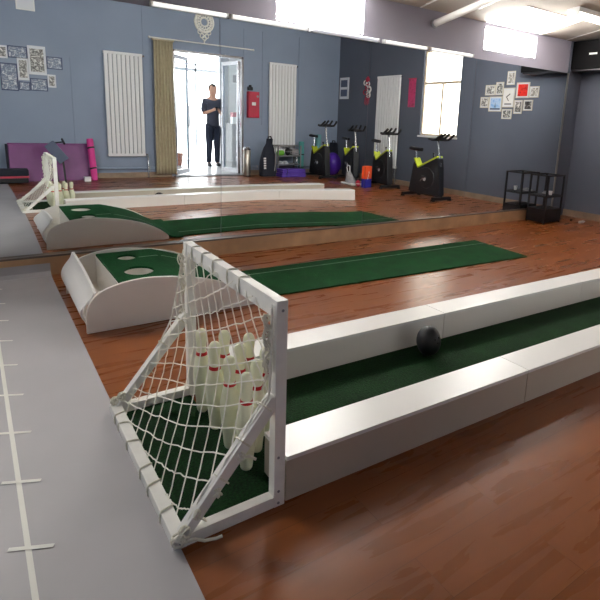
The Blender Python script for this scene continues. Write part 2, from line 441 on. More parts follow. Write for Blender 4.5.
# ------------------------------------------------------------------ mirror wall
MZ0, MZ1 = .14, 1.815
edges = [-1.28, 1.56, 2.98, 4.40, 6.09]
side = ['leftmost wall mirror panel behind the white putting ramp, reflecting goal and curtain',
        'wall mirror panel reflecting the standing person and the steel bin', 'wall mirror panel above the bright end of the green mat, reflecting a tall window',
        'right hand wall mirror panel next to the black shelf, reflecting the picture cluster']
def bow(x, z):      # the sheet bows a little near its foot on the left side
    k = max(0, min(1, (2.9-x)/1.0))
    h = max(0, .62-z)
    return k*.055*h*h
for i in range(4):
    a, b = edges[i]+.0015, edges[i+1]-.0015
    t = thing('mirror_panel', side[i], 'mirror', ((a+b)/2, 3.9, MZ0), 0, 'mirror panels along the wall')
    m = MB()
    m.grid(lambda u, v: (a+(b-a)*u, 3.9+bow(a+(b-a)*u, MZ0+(MZ1-MZ0)*v), MZ0+(MZ1-MZ0)*v), 24, 40)
    m.build('mirror_sheet', M['mirror'], t, smooth=True)
    if i == 3: MB().box(b, b+.022, 3.893, 3.918, MZ0, MZ1).build('edge_strip', M['steel'], t)
# wooden kick rail under the mirror and the dark channel that carries the sheets
struct(MB().box(XL, 6.08, 3.885, 3.918, 0, .127).build('trim_4', M['rail_wood'], bevel=.003))
struct(MB().box(XL, 6.1, 3.882, 3.918, .127, .1395).build('trim_5', M['rail_dark']))
# strip lamps along the top edge of the mirror
for (a, b, m, lab) in ((1.06, 1.62, 'tube_on', 'lit strip lamp on the mirror top edge, above the white door ornament'), (1.64, 2.31, 'tube_on', 'lit strip lamp on the mirror top edge, below the big high window'),
                    (2.34, 3.06, 'tube_dim', 'dim strip lamp on the mirror top edge, between the lit ones'), (3.12, 3.66, 'tube_on', 'lit strip lamp on the mirror top edge, left of the tall window reflection'),
                    (3.70, 4.32, 'tube_on', 'lit strip lamp on the mirror top edge, over the tall window reflection')):
    t = thing('strip_lamp', lab, 'lamp', ((a+b)/2, 3.9, 1.818), 0, 'strip lamps along the mirror top')
    MB().box(a, b, 3.895, 3.918, 1.818, 1.853).build('lamp_base', M['white_plain'], t)
    MB().tube([(a+.012, 3.886, 1.836), (b-.012, 3.886, 1.836)], .0125, 10).build('lamp_tube', M[m], t, smooth=True)
    e = MB()
    for xx in (a, b-.014): e.box(xx, xx+.014, 3.872, 3.897, 1.821, 1.851)
    each(e, 'end_cap', M['white_plain'], t)

# ------------------------------------------------------------------ grey practice mat with printed ruler
t = thing('floor_mat', 'long grey vinyl mat with white ruler lines along the left side', 'mat', (-.9, 1.1, 0))
m = MB().box(XL+.02, .345, YB+.04, 3.82, .0005, .005)
prof = [(3.82, .0005), (3.85, .006), (3.868, .03), (3.872, .085), (3.866, .09), (3.861, .036), (3.845, .012), (3.82, .005)]
m.prism(prof, 0, XL+.02, .345)
m.build('mat_sheet', M['grey_mat'], t)
p = MB()
def strip(p, a, b, w, z=.0062):
    a, b = Vector((a[0], a[1], z)), Vector((b[0], b[1], z)); d = (b-a).normalized(); n = Vector((-d.y, d.x, 0))*(w/2)
    p.add([a-n, b-n, b+n, a+n], [(0, 1, 2, 3)])
strip(p, (.043, -1.2), (.006, 3.72), .0135)
for k in range(-9, 9):
    y = 1.334+.2925*k
    if -1.2 < y < 3.7:
        c = .0345-.0065*(y-1.2)
        strip(p, (c-.052, y+.045), (c+.045, y), .0125, .0068)
p.build('printed_ruler', M['white_print'], t)

# ------------------------------------------------------------------ bowling lane: low white boxes either side of dark turf
def ny(x): return 1.160-.026*(x-.64)      # outer side of the near row
def fy(x): return 1.792-.030*(x-.99)      # inner side of the far row
BH = .147
def board(x0, x1, yf, w, lab):
    y0, y1 = yf(x0), yf(x1); g = .0015
    x0 += g; x1 -= g
    t = thing('lane_board', lab, 'lane board', ((x0+x1)/2, (y0+y1)/2+w/2, 0), 0, 'white boxes lining the lane')
    MB().hexa([(x0, y0+.003), (x1, y1+.003), (x1, y1+w-.003), (x0, y0+w-.003)], 0, BH-.014).build('side_panel', M['shaded_edge' if yf is ny else 'ramp_white'], t, bevel=.001)  # near row takes the copy with painted-in shade
    MB().hexa([(x0, y0), (x1, y1), (x1, y1+w), (x0, y0+w)], BH-.0135, BH).build('top_panel', M['white_board'], t, bevel=.0012)
board(.655, 1.754, ny, .146, 'near white lane box running from the goal post to the first joint')
board(1.754, 3.03, ny, .146, 'near white lane box running off the right edge beyond the first joint')
board(3.03, 4.28, ny, .146, 'white lane box at the far lane end, seen only in the mirror')
board(.70, 1.922, fy, .146, 'far white lane box behind the bowling pins, left of the black ball')
board(1.922, 3.16, fy, .146, 'far white lane box starting right behind the black ball')
board(3.16, 4.40, fy, .146, 'far white lane box at the right edge of the photo, mirror side')
lt = MB()
lt.hexa([(.372, 1.19), (.615, 1.19), (.615, 1.875), (.372, 1.875)], .0005, .009)
n = 24
for i in range(n):
    a = .615+(4.27-.615)*i/n; b = .615+(4.27-.615)*(i+1)/n
    lo = lambda x: ny(x)+.148 if x > .65 else 1.19
    hi = lambda x: fy(x)-.002
    lt.hexa([(a, lo(a)), (b, lo(b)), (b, hi(b)), (a, hi(a))], .0005, .009)
tag(lt.build('lane_turf', M['turf_lane']), 'dark green artificial turf strip lining the bowling lane and goal floor', 'turf')

# bowling ball
t = thing('bowling_ball', 'black bowling ball on the dark turf beside the far lane box', 'ball', (1.705, 1.655, .009))
MB().ball((1.705, 1.655, .083), .0565, .062, .0745, 32, 20).build('shell', M['ball'], t, smooth=True)
h = MB()
for dx, dz in ((-.012, .030), (.012, .034), (.002, .012)):
    nx, nz = dx/.0565, dz/.0745; yv = -math.sqrt(1-nx*nx-nz*nz)
    h.ball((1.705+dx, 1.655+yv*.062, .083+dz), .0045, .003, .006, 10, 6)
each(h, 'finger_hole', M['ball_hole'], t, smooth=True)

# ten pins
pin_prof = [(.019, 0), (.0225, .006), (.027, .045), (.0335, .095), (.0375, .135), (.036, .17), (.029, .205), (.0215, .235), (.0195, .25), (.0205, .268), (.0235, .288), (.0245, .302), (.022, .316), (.015, .325), (.006, .3295), (.0005, .330)]
def pin_r(z):
    for (r0, z0), (r1, z1) in zip(pin_prof, pin_prof[1:]):
        if z0 <= z <= z1: return r0+(r1-r0)*(z-z0)/(z1-z0)
pin0 = None
rows = [(.618, [1.352, 1.483, 1.614, 1.745]), (.684, [1.418, 1.552, 1.690]), (.750, [1.487, 1.622]), (.812, [1.553])]
names = ['back row', 'second row', 'third row', 'head']
plab = {(0, 0): 'pin of the row nearest the net, closest to the near goal post', (0, 1): 'pin of the row nearest the net, second from the near goal post',
        (0, 2): 'pin of the row nearest the net, third from the near goal post', (0, 3): 'pin of the row nearest the net, beside the far goal post',
        (1, 0): 'pin of the middle row of three, closest to the near lane box', (1, 1): 'pin at the middle of the row of three', (1, 2): 'pin of the row of three, closest to the far lane box',
        (2, 0): 'pin of the row of two, closest to the near lane box', (2, 1): 'pin of the row of two, closest to the far lane box', (3, 0): 'lone head pin that faces down the lane'}
for i, (px, ys) in enumerate(rows):
    for j, py in enumerate(ys):
        lab = 'cream red-banded bowling ' + plab[(i, j)]
        if pin0 is None:
            pin0 = thing('bowling_pin', lab, 'bowling pin', (px, py, .009), 0, 'ten bowling pins in the goal')
            fine = [(pin_r(z), z) for z in [k*.0055 for k in range(61)] if pin_r(z)] + [(.0005, .330)]
            MB().lathe(fine, (0, 0, 0), 24, .85, .93).build('pin_body', M['pin'], pin0, local=True, smooth=True)
            st = [(pin_r(z)+.0008, z) for z in (.228, .231, .234, .237, .240)]
            MB().lathe(st, (0, 0, 0), 24, .85, .93).build('red_band', M['red_stripe'], pin0, local=True, smooth=True)
        else: dup(pin0, (px, py, .009), None, lab)

# ------------------------------------------------------------------ goal with net at the head of the lane
GX0, GX1, GY0, GY1, GH = .345, .632, 1.172, 1.900, .628
goal = thing('football_goal', 'small white wooden goal with white cord net around the bowling pins', 'goal', ((GX0+GX1)/2, (GY0+GY1)/2, 0))
for y in (GY0, GY1):
    MB().box(GX1-.018, GX1+.016, y-.017, y+.017, 0, GH).build('goal_post', M['goal_paint'], goal, bevel=.0015)
    s = .001 if y == GY0 else -.001
    MB().box(GX0+.018, GX1-.018, y-.016, y+.016, .0, .034).build('side_bar', M['goal_paint'], goal, bevel=.0015)
    # diagonal brace with its sawn upper end
    k = MB().prism([(GX0-.002, .034), (GX0+.034, .034), (GX1-.018, .309), (GX1-.018, .352), (GX1-.030, .352)], 1, y-.016, y+.016)
    k.build('diagonal_brace', M['goal_paint'], goal, bevel=.0015)
MB().box(GX1-.016, GX1+.014, GY0+.017, GY1-.017, GH-.052, GH).build('crossbar', M['goal_paint'], goal, bevel=.0015)
MB().box(GX0-.018, GX0+.018, GY0-.017, GY1+.017, 0, .036).build('base_bar', M['goal_paint'], goal, bevel=.0015)
sc = MB()
for y in (GY0, ):
    for (x, z) in ((GX1-.004, .05), (GX1-.004, .012), (GX1-.006, .16), (GX1, .60), (GX0, .016)):
        sc.add([v for v in MB().lathe([(.0042, 0), (.0042, .0012)], (0, 0, 0), 8).xf(Matrix.Translation((x, y-.0172, z)) @ Matrix.Rotation(PI/2, 4, 'X')).v], MB().lathe([(.0042, 0), (.0042, .0012)], (0, 0, 0), 8).f)
each(sc, 'screw_head', M['grey_metal'], goal)

# net surface: s runs from the far side (0) to the near side (1), v from crossbar (0) to base bar (1)
def lerp(a, b, t): return a+(b-a)*t
def net_pt(s, v, jit=0):
    y = lerp(GY1+.004, GY0-.004, s)
    # straight drape from bar to bar
    x1, z1 = lerp(GX1-.022, GX0+.014, v), lerp(GH-.03, .040, v)
    sag = math.sin(PI*v)
    x1 += .030*sag; z1 -= .055*sag
    # path along post then down the brace
    if v < .46: q = v/.46; x2, z2 = GX1-.026, lerp(GH-.02, .352, q)
    else: q = (v-.46)/.54; x2, z2 = lerp(GX1-.03, GX0+.012, q), lerp(.352, .046, q)
    w = .50 + .45*max(0, (s-.5)/.5)**1.3 - .22*max(0, 1-s/.2)
    return Vector((lerp(x1, x2, w), y, lerp(z1, z2, w)))
rng = random.Random(3)
net = MB()
def strand(fn, n=26, r=.0021, knots=True, wig=.004):
    ph = rng.random()*6; pts = []
    for i in range(n+1):
        t = i/n; p = fn(t)
        p = p + Vector((rng.uniform(-1, 1)*wig*.4, math.sin(ph+t*21)*wig*.5, rng.uniform(-1, 1)*wig*.5))
        pts.append(p)
    net.tube(pts, r, 5)
NV = 17
for i in range(NV+1):
    # the strands hang plumb from the bar and drift towards the near corner on their way to the base bar
    s0 = -.70+1.66*i/NV; k_ = .74
    v0 = max(0, -s0/k_); v1 = min(1, (1-s0)/k_)
    if v1-v0 < .08: continue
    strand(lambda t, s0=s0, v0=v0, v1=v1: net_pt(max(0, min(1, s0+k_*lerp(v0, v1, t))), lerp(v0, v1, t)), wig=.003)
for j in range(17):
    c = .07+j*.0915
    fac = .62*(1-.55*min(1, c/1.5))
    # v as function of s
    s_lo = 0
    f = lambda s, c=c, fac=fac: c-fac*s
    lo = max(0, (c-1)/fac) if c > 1 else 0
    hi = min(1, c/fac)
    if hi-lo < .06: continue
    strand(lambda t, lo=lo, hi=hi, f=f: net_pt(lerp(lo, hi, t), max(0, min(1, f(lerp(lo, hi, t))+.02*math.sin(PI*t)))), n=24, wig=.006)
# border cords
strand(lambda t: net_pt(0, t), r=.0034); strand(lambda t: net_pt(1, t), r=.0038)
strand(lambda t: net_pt(1, t)+Vector((.004, .006, .004)), r=.003, wig=.012)
net.build('net', M['rope'], goal, smooth=True)
# lashing: cord wound round the bars, with bunched knots
ls = MB()
def wrap(c, axis, hw, hh, r=.0026, slant=.006):
    """one turn of cord around a bar; axis 0 / 1 / 2 = direction of the bar"""
    pts = []
    for k in range(13):
        a = 2*PI*k/12; p = 4
        ca, sa = math.cos(a), math.sin(a)
        u = math.copysign(abs(ca)**(2/p), ca)*(hw+r); w = math.copysign(abs(sa)**(2/p), sa)*(hh+r)
        d = slant*math.sin(a*.5)*2
        o = [0, 0, 0]; ax = [i for i in range(3) if i != axis]
        o[axis] = d; o[ax[0]] = u; o[ax[1]] = w
        pts.append(Vector(c)+Vector(o))
    ls.tube(pts, r, 5)
for k in range(5): wrap((GX1-.001, lerp(GY1-.09, GY0+.20, k/4)+rng.uniform(-.01, .01), GH-.026), 1, .0155, .0265, slant=.010)
for k in range(6): wrap((GX0, lerp(GY1-.06, GY0+.12, k/5)+rng.uniform(-.012, .012), .019), 1, .0185, .0180, slant=rng.choice((-.012, .014)))
for y in (GY0, GY1):
    for k in range(4):
        q = k/3; c = Vector((lerp(GX0+.05, GX1-.05, q), y, lerp(.055, .318, q)))
        pts = []
        for i in range(13):
            a = 2*PI*i/12; d = Vector((.78, 0, .75)).normalized(); n_ = Vector((-.75, 0, .78))
            pts.append(c+Vector((0, 1, 0))*math.copysign(abs(math.cos(a))**.5, math.cos(a))*.0190+n_*math.copysign(abs(math.sin(a))**.5, math.sin(a))*.0185+d*(.012*math.sin(a*.5)))
        ls.tube(pts, .0026, 5)
# bunched cord hanging on the posts, knots and loose ends at the corners
for y, n_ in ((GY0, 6), (GY1, 4)):
    for k in range(n_):
        ph = rng.random()*6; pts = []; oy = rng.uniform(-.012, .016) if y == GY0 else rng.uniform(-.02, .0)
        lo_ = rng.uniform(.36, .46)
        for i in range(30):
            q = i/29; a = ph+q*(14+3*k)
            pts.append((GX1-.034-.006*math.sin(q*7+k)+.006*math.cos(a), y+oy+.005*math.sin(a), lerp(GH-.04, lo_, q)))
        ls.tube(pts, .0028, 5)
def knot(c, r, n=3):
    for k in range(n):
        ph = rng.random()*6; ax = Vector((rng.uniform(-1, 1), rng.uniform(-1, 1), rng.uniform(-1, 1))).normalized()
        q = ax.orthogonal().normalized(); w = ax.cross(q)
        ls.tube([Vector(c)+(q*math.cos(2*PI*i/9+ph)+w*math.sin(2*PI*i/9+ph))*r+ax*.003*i/9 for i in range(10)], .0032, 5)
for c, r, n_ in (((GX0-.006, GY0-.018, .03), .017, 5), ((GX0+.012, GY0-.018, .045), .015, 4), ((GX0, GY1+.01, .045), .016, 5), ((GX0+.10, GY0-.02, .125), .011, 3), ((GX0+.045, GY0-.02, .085), .011, 3),
                 ((GX0+.165, GY0-.02, .21), .010, 3), ((GX0+.02, GY1-.01, .07), .014, 4), ((GX1-.03, GY1+.015, .35), .011, 3), ((GX1-.02, GY1+.02, .52), .009, 2)): knot(c, r, n_)
ls.tube([(GX0, GY0-.022, .02), (GX0+.03, GY0-.035, .03), (GX0+.055, GY0-.042, .018), (GX0+.085, GY0-.045, .012), (GX0+.10, GY0-.05, .016)], .0042, 6)
ls.tube([(GX0+.165, GY0-.02, .21), (GX0+.185, GY0-.035, .212), (GX0+.20, GY0-.04, .20)], .0038, 6)
each(ls, 'lashing_cord', M['lash'], goal, smooth=True)

# ------------------------------------------------------------------ putting ramp and mat
RP = [(.379, .011), (.381, .108), (.392, .145), (.406, .172), (.425, .193), (.449, .210), (.48, .224), (.52, .236), (.56, .246), (.605, .252), (.66, .2555), (.718, .254), (.80, .245), (.888, .231), (.975, .211), (1.04, .191), (1.101, .168), (1.165, .135), (1.223, .097), (1.26, .066), (1.286, .040), (1.293, .003), (.379, .003)]
RY0, RY1 = 2.715, 3.435
ramp = thing('putting_ramp', 'white wooden putting ramp with two-hole green top on the floor by the mirror', 'golf ramp', (.84, 3.07, 0))
for y in (RY0, RY1-.018): MB().prism(RP, 1, y, y+.018).build('side_panel', M['ramp_white'], ramp, bevel=.0015)
up = RP[2:21]
def rz(x):
    for (a, za), (b, zb) in zip(up, up[1:]):
        if a <= x <= b: return za+(zb-za)*(x-a)/(b-a)
    return .02
A0, A1, ZT = .552, .86, .222
def tz(x):
    if x < A1: return ZT
    return max(.010, min(ZT, rz(x)-.020 + .010*max(0, (1.0-x)/.14)))
# flat part with the two cups cut out
def cut_sheet(x0, x1, y0, y1, z, holes, thick, name, m, par):
    bm = bmesh.new(); es = []
    def loop(pts):
        vs = [bm.verts.new(p) for p in pts]
        for i in range(len(vs)): es.append(bm.edges.new((vs[i], vs[(i+1) % len(vs)])))
    loop([(x0, y0, z), (x1, y0, z), (x1, y1, z), (x0, y1, z)])
    for (cx, cy, rx, ry) in holes: loop([(cx+rx*math.cos(2*PI*k/32), cy+ry*math.sin(2*PI*k/32), z) for k in range(32)])
    r = bmesh.ops.triangle_fill(bm, use_beauty=True, use_dissolve=False, edges=es)
    fs = [g for g in r['geom'] if isinstance(g, bmesh.types.BMFace)]
    for fc in list(fs):
        c = fc.calc_center_median()
        for (cx, cy, rx, ry) in holes:
            if ((c.x-cx)/rx)**2+((c.y-cy)/ry)**2 < .97: bm.faces.remove(fc); break
    ex = bmesh.ops.extrude_face_region(bm, geom=list(bm.faces))
    for g in ex['geom']:
        if isinstance(g, bmesh.types.BMVert): g.co.z -= thick
    bmesh.ops.recalc_face_normals(bm, faces=bm.faces)
    b = MB(); bm.verts.ensure_lookup_table(); bm.verts.index_update()
    b.add([v.co.copy() for v in bm.verts], [tuple(v.index for v in fc.verts) for fc in bm.faces]); bm.free()
    return b
holes = [(.692, 2.945, .078, .088), (.697, 3.262, .054, .062)]
Y0, Y1 = RY0+.0185, RY1-.0185
g = cut_sheet(A0, A1, Y0, Y1, ZT+.012, holes, .012, 'green_top', None, None)
nx = 22
for i in range(nx):
    a = A1+(1.42-A1)*i/nx; b = A1+(1.42-A1)*(i+1)/nx
    za, zb = tz(a) if a < 1.29 else .006, tz(b) if b < 1.29 else .006
    if a > 1.23: za = lerp(tz(1.23), .006, min(1, (a-1.23)/.1))
    if b > 1.23: zb = lerp(tz(1.23), .006, min(1, (b-1.23)/.1))
    g.hexa([(a, Y0), (b, Y0), (b, Y1), (a, Y1)], [za, zb, zb, za], [za+.012, zb+.012, zb+.012, za+.012])
green = g.build('green_top', M['turf_ramp'], ramp)
p = MB()
xs = [.76+.5*k/10 for k in range(11)]
for a, b in zip(xs, xs[1:]):
    za, zb = tz(a)+.0135, tz(b)+.0135
    p.add([(a, 3.225, za), (b, 3.225, zb), (b, 3.232, zb), (a, 3.232, za)], [(0, 1, 2, 3)])
p.build('white_line', M['faint_print'], green)
dk = cut_sheet(A0-.004, A1, Y0, Y1, ZT-.0005, holes, .014, 'deck', None, None)
nx = 14
for i in range(nx):
    a = A1+(1.26-A1)*i/nx; b = A1+(1.26-A1)*(i+1)/nx
    dk.hexa([(a, Y0), (b, Y0), (b, Y1), (a, Y1)], [max(.001, tz(a)-.016), max(.001, tz(b)-.016)]+[max(.001, tz(b)-.016), max(.001, tz(a)-.016)], [tz(a)-.0005, tz(b)-.0005, tz(b)-.0005, tz(a)-.0005])
dk.build('ramp_deck', M['ramp_white'], ramp)
MB().box(A0-.002, A0+.014, Y0, Y1, .03, ZT-.015).build('riser_board', M['ramp_white'], ramp)
for (cx, cy, rx, ry) in holes:
    c = MB(); n_ = 32
    vs = [(cx+rx*math.cos(2*PI*k/n_), cy+ry*math.sin(2*PI*k/n_), z) for z in (ZT-.015, ZT-.085) for k in range(n_)]
    c.add(vs, [(k, (k+1) % n_, n_+(k+1) % n_, n_+k) for k in range(n_)]+[tuple(range(n_, 2*n_))])
    c.build('cup', M['ramp_white'], ramp, smooth=True)
# return tray and the bulged catch board at the left end
MB().hexa([(.385, Y0), (A0-.003, Y0), (A0-.003, Y1), (.385, Y1)], [.03]*4, [.062, .040, .040, .062]).build('return_tray', M['ramp_white'], ramp)
cb = MB()
def cbp(u, v, off=0):
    y = lerp(Y1, Y0, u); top = lerp(.262, .205, u)
    z = lerp(.055, top, v)
    x = .386-.034*math.sin(PI*min(1, v*1.15+.05))+.036*v**2.2+.006*math.sin(PI*u)*v
    return Vector((x+off, y, z))
nu, nv = 12, 14
outer = [cbp(i/nu, j/nv) for j in range(nv+1) for i in range(nu+1)]
inner = [cbp(i/nu, j/nv, .013) for j in range(nv+1) for i in range(nu+1)]
N_ = len(outer); fs = []
for j in range(nv):
    for i in range(nu):
        a = j*(nu+1)+i; q = (a, a+1, a+nu+2, a+nu+1); fs += [q, tuple(N_+k for k in q[::-1])]
for i in range(nu):
    a = i; fs.append((a+1, a, N_+a, N_+a+1)); a = nv*(nu+1)+i; fs.append((a, a+1, N_+a+1, N_+a))
for j in range(nv):
    a = j*(nu+1); fs.append((a, a+nu+1, N_+a+nu+1, N_+a)); a += nu; fs.append((a+nu+1, a, N_+a, N_+a+nu+1))
cb.add(outer+inner, fs); cb.build('catch_board', M['white_board'], ramp, smooth=True)

t = thing('putting_mat', 'long green artificial grass mat with a white line, lying before the mirror', 'mat', (2.6, 3.02, 0))
mm = MB(); n_ = 20
def mlo(x): return 2.795-.050*(x-1.38)
def mhi(x): return 3.372-.018*(x-1.57)
for i in range(n_):
    a = 1.424+(3.90-1.424)*i/n_; b = 1.424+(3.90-1.424)*(i+1)/n_
    mm.hexa([(a, mlo(a)), (b, mlo(b)), (b+(.06 if i == n_-1 else 0), mhi(b)), (a, mhi(a))], .0008, .0095)
g_ = mm.build('grass_sheet', M['turf_mat'], t)
p = MB(); strip(p, (1.42, 3.262), (3.94, 3.195), .007, .0105); p.build("white_line", M["faint_print"], t)

# ------------------------------------------------------------------ corner shelf beside the mirror
SX0, SX1, SY0, SY1, SH = 5.50, 5.82, 3.60, 3.84, .585
sh = thing('storage_shelf', 'black metal frame shelf in the corner at the right end of the mirror', 'shelf', ((SX0+SX1)/2, (SY0+SY1)/2, 0))
for x in (SX0, SX1):
    for y in (SY0, SY1): MB().box(x-.009, x+.009, y-.009, y+.009, 0, SH).build('shelf_post', M['black_metal'], sh, bevel=.001)
for z, nm in ((SH-.008, 'top_frame'), (.325, 'shelf_frame')):
    f = MB()
    f.box(SX0, SX1, SY0-.008, SY0+.008, z-.008, z+.008); f.box(SX0, SX1, SY1-.008, SY1+.008, z-.008, z+.008)
    f.box(SX0-.008, SX0+.008, SY0, SY1, z-.008, z+.008); f.box(SX1-.008, SX1+.008, SY0, SY1, z-.008, z+.008)
    f.build(nm, M['black_metal'], sh)
MB().box(SX0, SX1, SY0, SY1, .333, .340).build('shelf_board', M['black_plastic'], sh)
MB().box(SX0-.008, SX1+.008, SY0-.008, SY1+.008, .012, .175).build('bottom_bin', M['black_plastic'], sh, bevel=.004)
t = thing('drinking_cup', 'small white cup on the middle board of the black shelf', 'cup', (5.64, 3.645, .3405))
MB().lathe([(.017, 0), (.023, .05), (.021, .05), (.0155, .004)], (0, 0, 0), 20).build('cup_body', M['white_plain'], t, local=True, smooth=True)
MB().lathe([(.0175, .012), (.0205, .03)], (0, 0, 0), 20).build('cup_band', M['grey_item'], t, local=True, smooth=True)
t = thing('flat_box', 'thin grey tray behind the white cup on the black shelf', 'tray', (5.74, 3.75, .3405))
MB().box(-.06, .06, -.04, .04, 0, .012).build('tray_base', M['grey_item'], t, local=True, bevel=.002)
MB().box(-.05, .02, -.03, .03, .0125, .03).build('folded_cloth', M['grey_metal'], t, local=True, bevel=.004)
t = thing('white_bottle', 'white plastic bottle lying on the floor at the foot of the right wall', 'bottle', (6.03, 3.42, 0))
MB().tube([(-.055, 0, .018), (-.05, 0, .018), (.03, 0, .018), (.042, 0, .018)], [.012, .0175, .0175, .009], 14).build('bottle_body', M['white_plain'], t, local=True, smooth=True)
MB().tube([(.043, 0, .018), (.06, 0, .018)], .0085, 12).build('bottle_cap', M['white_plain'], t, local=True, smooth=True)
for k, (x, y, lab) in enumerate(((5.90, 3.66, 'small white cable adapter on the floor right beside the black shelf'), (6.06, 3.58, 'small dark cable adapter on the floor behind the white bottle'))):
    t = thing('power_adapter', lab, 'adapter', (x, y, 0), .4)
    MB().box(-.022, .022, -.014, .014, 0, .024).build('adapter_body', M['white_plain' if k == 0 else 'black_plastic'], t, local=True, bevel=.003)
    MB().tube([(.022, 0, .01), (.05, .01, .005), (.07, -.01, .004), (.1, .0, .004)], .003, 6).build('adapter_cable', M['black_plastic'], t, local=True)
# dark unit high in the corner
t = thing('wall_heater', 'black box unit mounted high in the right corner under the ceiling', 'wall unit', (6.27, 3.5, 1.84))
MB().box(6.14, 6.398, 3.15, 3.915, 1.86, 2.195).build('unit_shell', M['ac'], t, bevel=.012)
MB().box(6.15, 6.39, 3.18, 3.90, 1.84, 1.866).build('vent_flap', M['black_plastic'], t)
MB().box(6.1355, 6.142, 3.58, 3.68, 2.025, 2.045).build('white_badge', M['white_plain'], t)
# long tube fitting and lamp on the sloping ceiling
t = thing('ceiling_pipe', 'white round pipe running along the sloping ceiling from the mirror wall', 'pipe', (3.75, 2.9, 2.2))
MB().tube([(3.75, 3.90, 2.075), (3.75, 2.0, 2.41)], .033, 16).build('pipe_run', M['white_board'], t, smooth=True)
MB().tube([(3.75, 3.905, 2.074), (3.75, 3.885, 2.0775)], .040, 16).build('end_collar', M['grey_post'], t, smooth=True)
for y in (3.3, 2.4): MB().box(3.745, 3.755, y-.01, y+.01, 2.075+.176*(3.9-y)+.02, ceil_z(y)+.005).build('hanger', M['grey_metal'], t)
def ceiling_lamp(x0, x1, y, lab):
    z = ceil_z(y)-.012
    t = thing('ceiling_lamp', lab, 'ceiling lamp', ((x0+x1)/2, y, z))
    MB().box(x0, x1, y-.07, y+.07, z-.035, z+.012).build('lamp_tray', M['white_plain'], t, bevel=.003)
    for dy in (-.035, .035): MB().tube([(x0+.02, y+dy, z-.052), (x1-.02, y+dy, z-.052)], .014, 10).build('lamp_tube', M['fixture'], t, smooth=True)
    e = MB()
    for xx in (x0, x1-.02): e.box(xx, xx+.02, y-.06, y+.06, z-.068, z-.034)
    each(e, 'lamp_end', M['white_plain'], t)
ceiling_lamp(4.98, 5.98, 3.22, 'lit fluorescent lamp on the ceiling at the top right corner')
# ------------------------------------------------------------------ back wall, seen in the mirror
WBK = YB
def radiator(lab, w, h, loc, rz):
    t = thing('radiator', lab, 'radiator', loc, rz, 'tall white radiators')
    n = 9; p = w/n
    for k in range(n):
        a = -w/2+p*k
        MB().box(a+.006, a+p-.006, .035, .075, .02, h-.02).build('column', M['rad'], t, local=True, bevel=.008)
    MB().box(-w/2, w/2, .03, .08, h-.045, h).build('header_pipe', M['rad'], t, local=True, bevel=.01)
    MB().box(-w/2, w/2, .03, .08, 0, .045).build('header_pipe', M['rad'], t, local=True, bevel=.01)
    each(MB().box(-w/2+.05, w/2-.05, 0, .034, h*.78, h*.8).box(-w/2+.05, w/2-.05, 0, .034, h*.2, h*.22), 'wall_bracket', M['grey_post'], t, local=True)
    v = MB().tube([(w/2, .05, h-.03), (w/2+.03, .05, h-.03)], .016, 10).tube([(w/2, .05, .03), (w/2+.03, .05, .03), (w/2+.03, .085, -.02), (w/2+.03, .085, -loc[2]+.002)], .012, 10)
    each(v, 'valve', M['chrome'], t, local=True, smooth=True)
    return t
radiator('white column radiator left of the khaki curtain, seen in the mirror', .60, 1.68, (2.09, WBK+.001, .37), 0)
radiator('white column radiator right of the red box, behind the black bag, seen in the mirror', .60, 1.72, (5.03, WBK+.001, .44), 0)
radiator('white column radiator on the right wall behind an exercise bike, seen in the mirror', .66, 1.68, (XR-.001, .11, .29), PI/2)

# curtain and rod
t = thing('curtain', 'khaki pleated curtain gathered at the left side of the doorway, seen in the mirror', 'curtain', (2.72, WBK+.1, .05))
def cur(u, v):
    x = lerp(2.55, 2.90, u); x = 2.72+(x-2.72)*lerp(.93, 1.03, v)
    return (x, WBK+.10+.022*math.sin(u*2*PI*6.5+.6*math.sin(v*3))+.004*math.sin(v*9+u*20), lerp(2.31, .06, v))
o = MB().grid(cur, 78, 16).build('curtain_cloth', M['curtain'], t, smooth=True)
sol = o.modifiers.new('thickness', 'SOLIDIFY'); sol.thickness = .006
MB().box(2.545, 2.905, WBK+.075, WBK+.125, 2.298, 2.320).build('heading_tape', M['curtain'], t)
t = thing('curtain_rod', 'thin pale curtain rod above the glass doorway, seen in the mirror', 'curtain rod', (3.45, WBK+.1, 2.33))
MB().tube([(2.52, WBK+.1, 2.335), (4.36, WBK+.1, 2.335)], .012, 10).build('rod', M['white_board'], t, smooth=True)
each(MB().ball((4.375, WBK+.1, 2.335), .02, .02, .02, 14, 8).ball((2.505, WBK+.1, 2.335), .02, .02, .02, 14, 8), 'finial', M['white_board'], t, smooth=True)
b = MB()
for x in (2.53, 4.3): b.box(x-.008, x+.008, WBK+.001, WBK+.088, 2.33, 2.342)
each(b, 'rod_bracket', M['grey_post'], t)

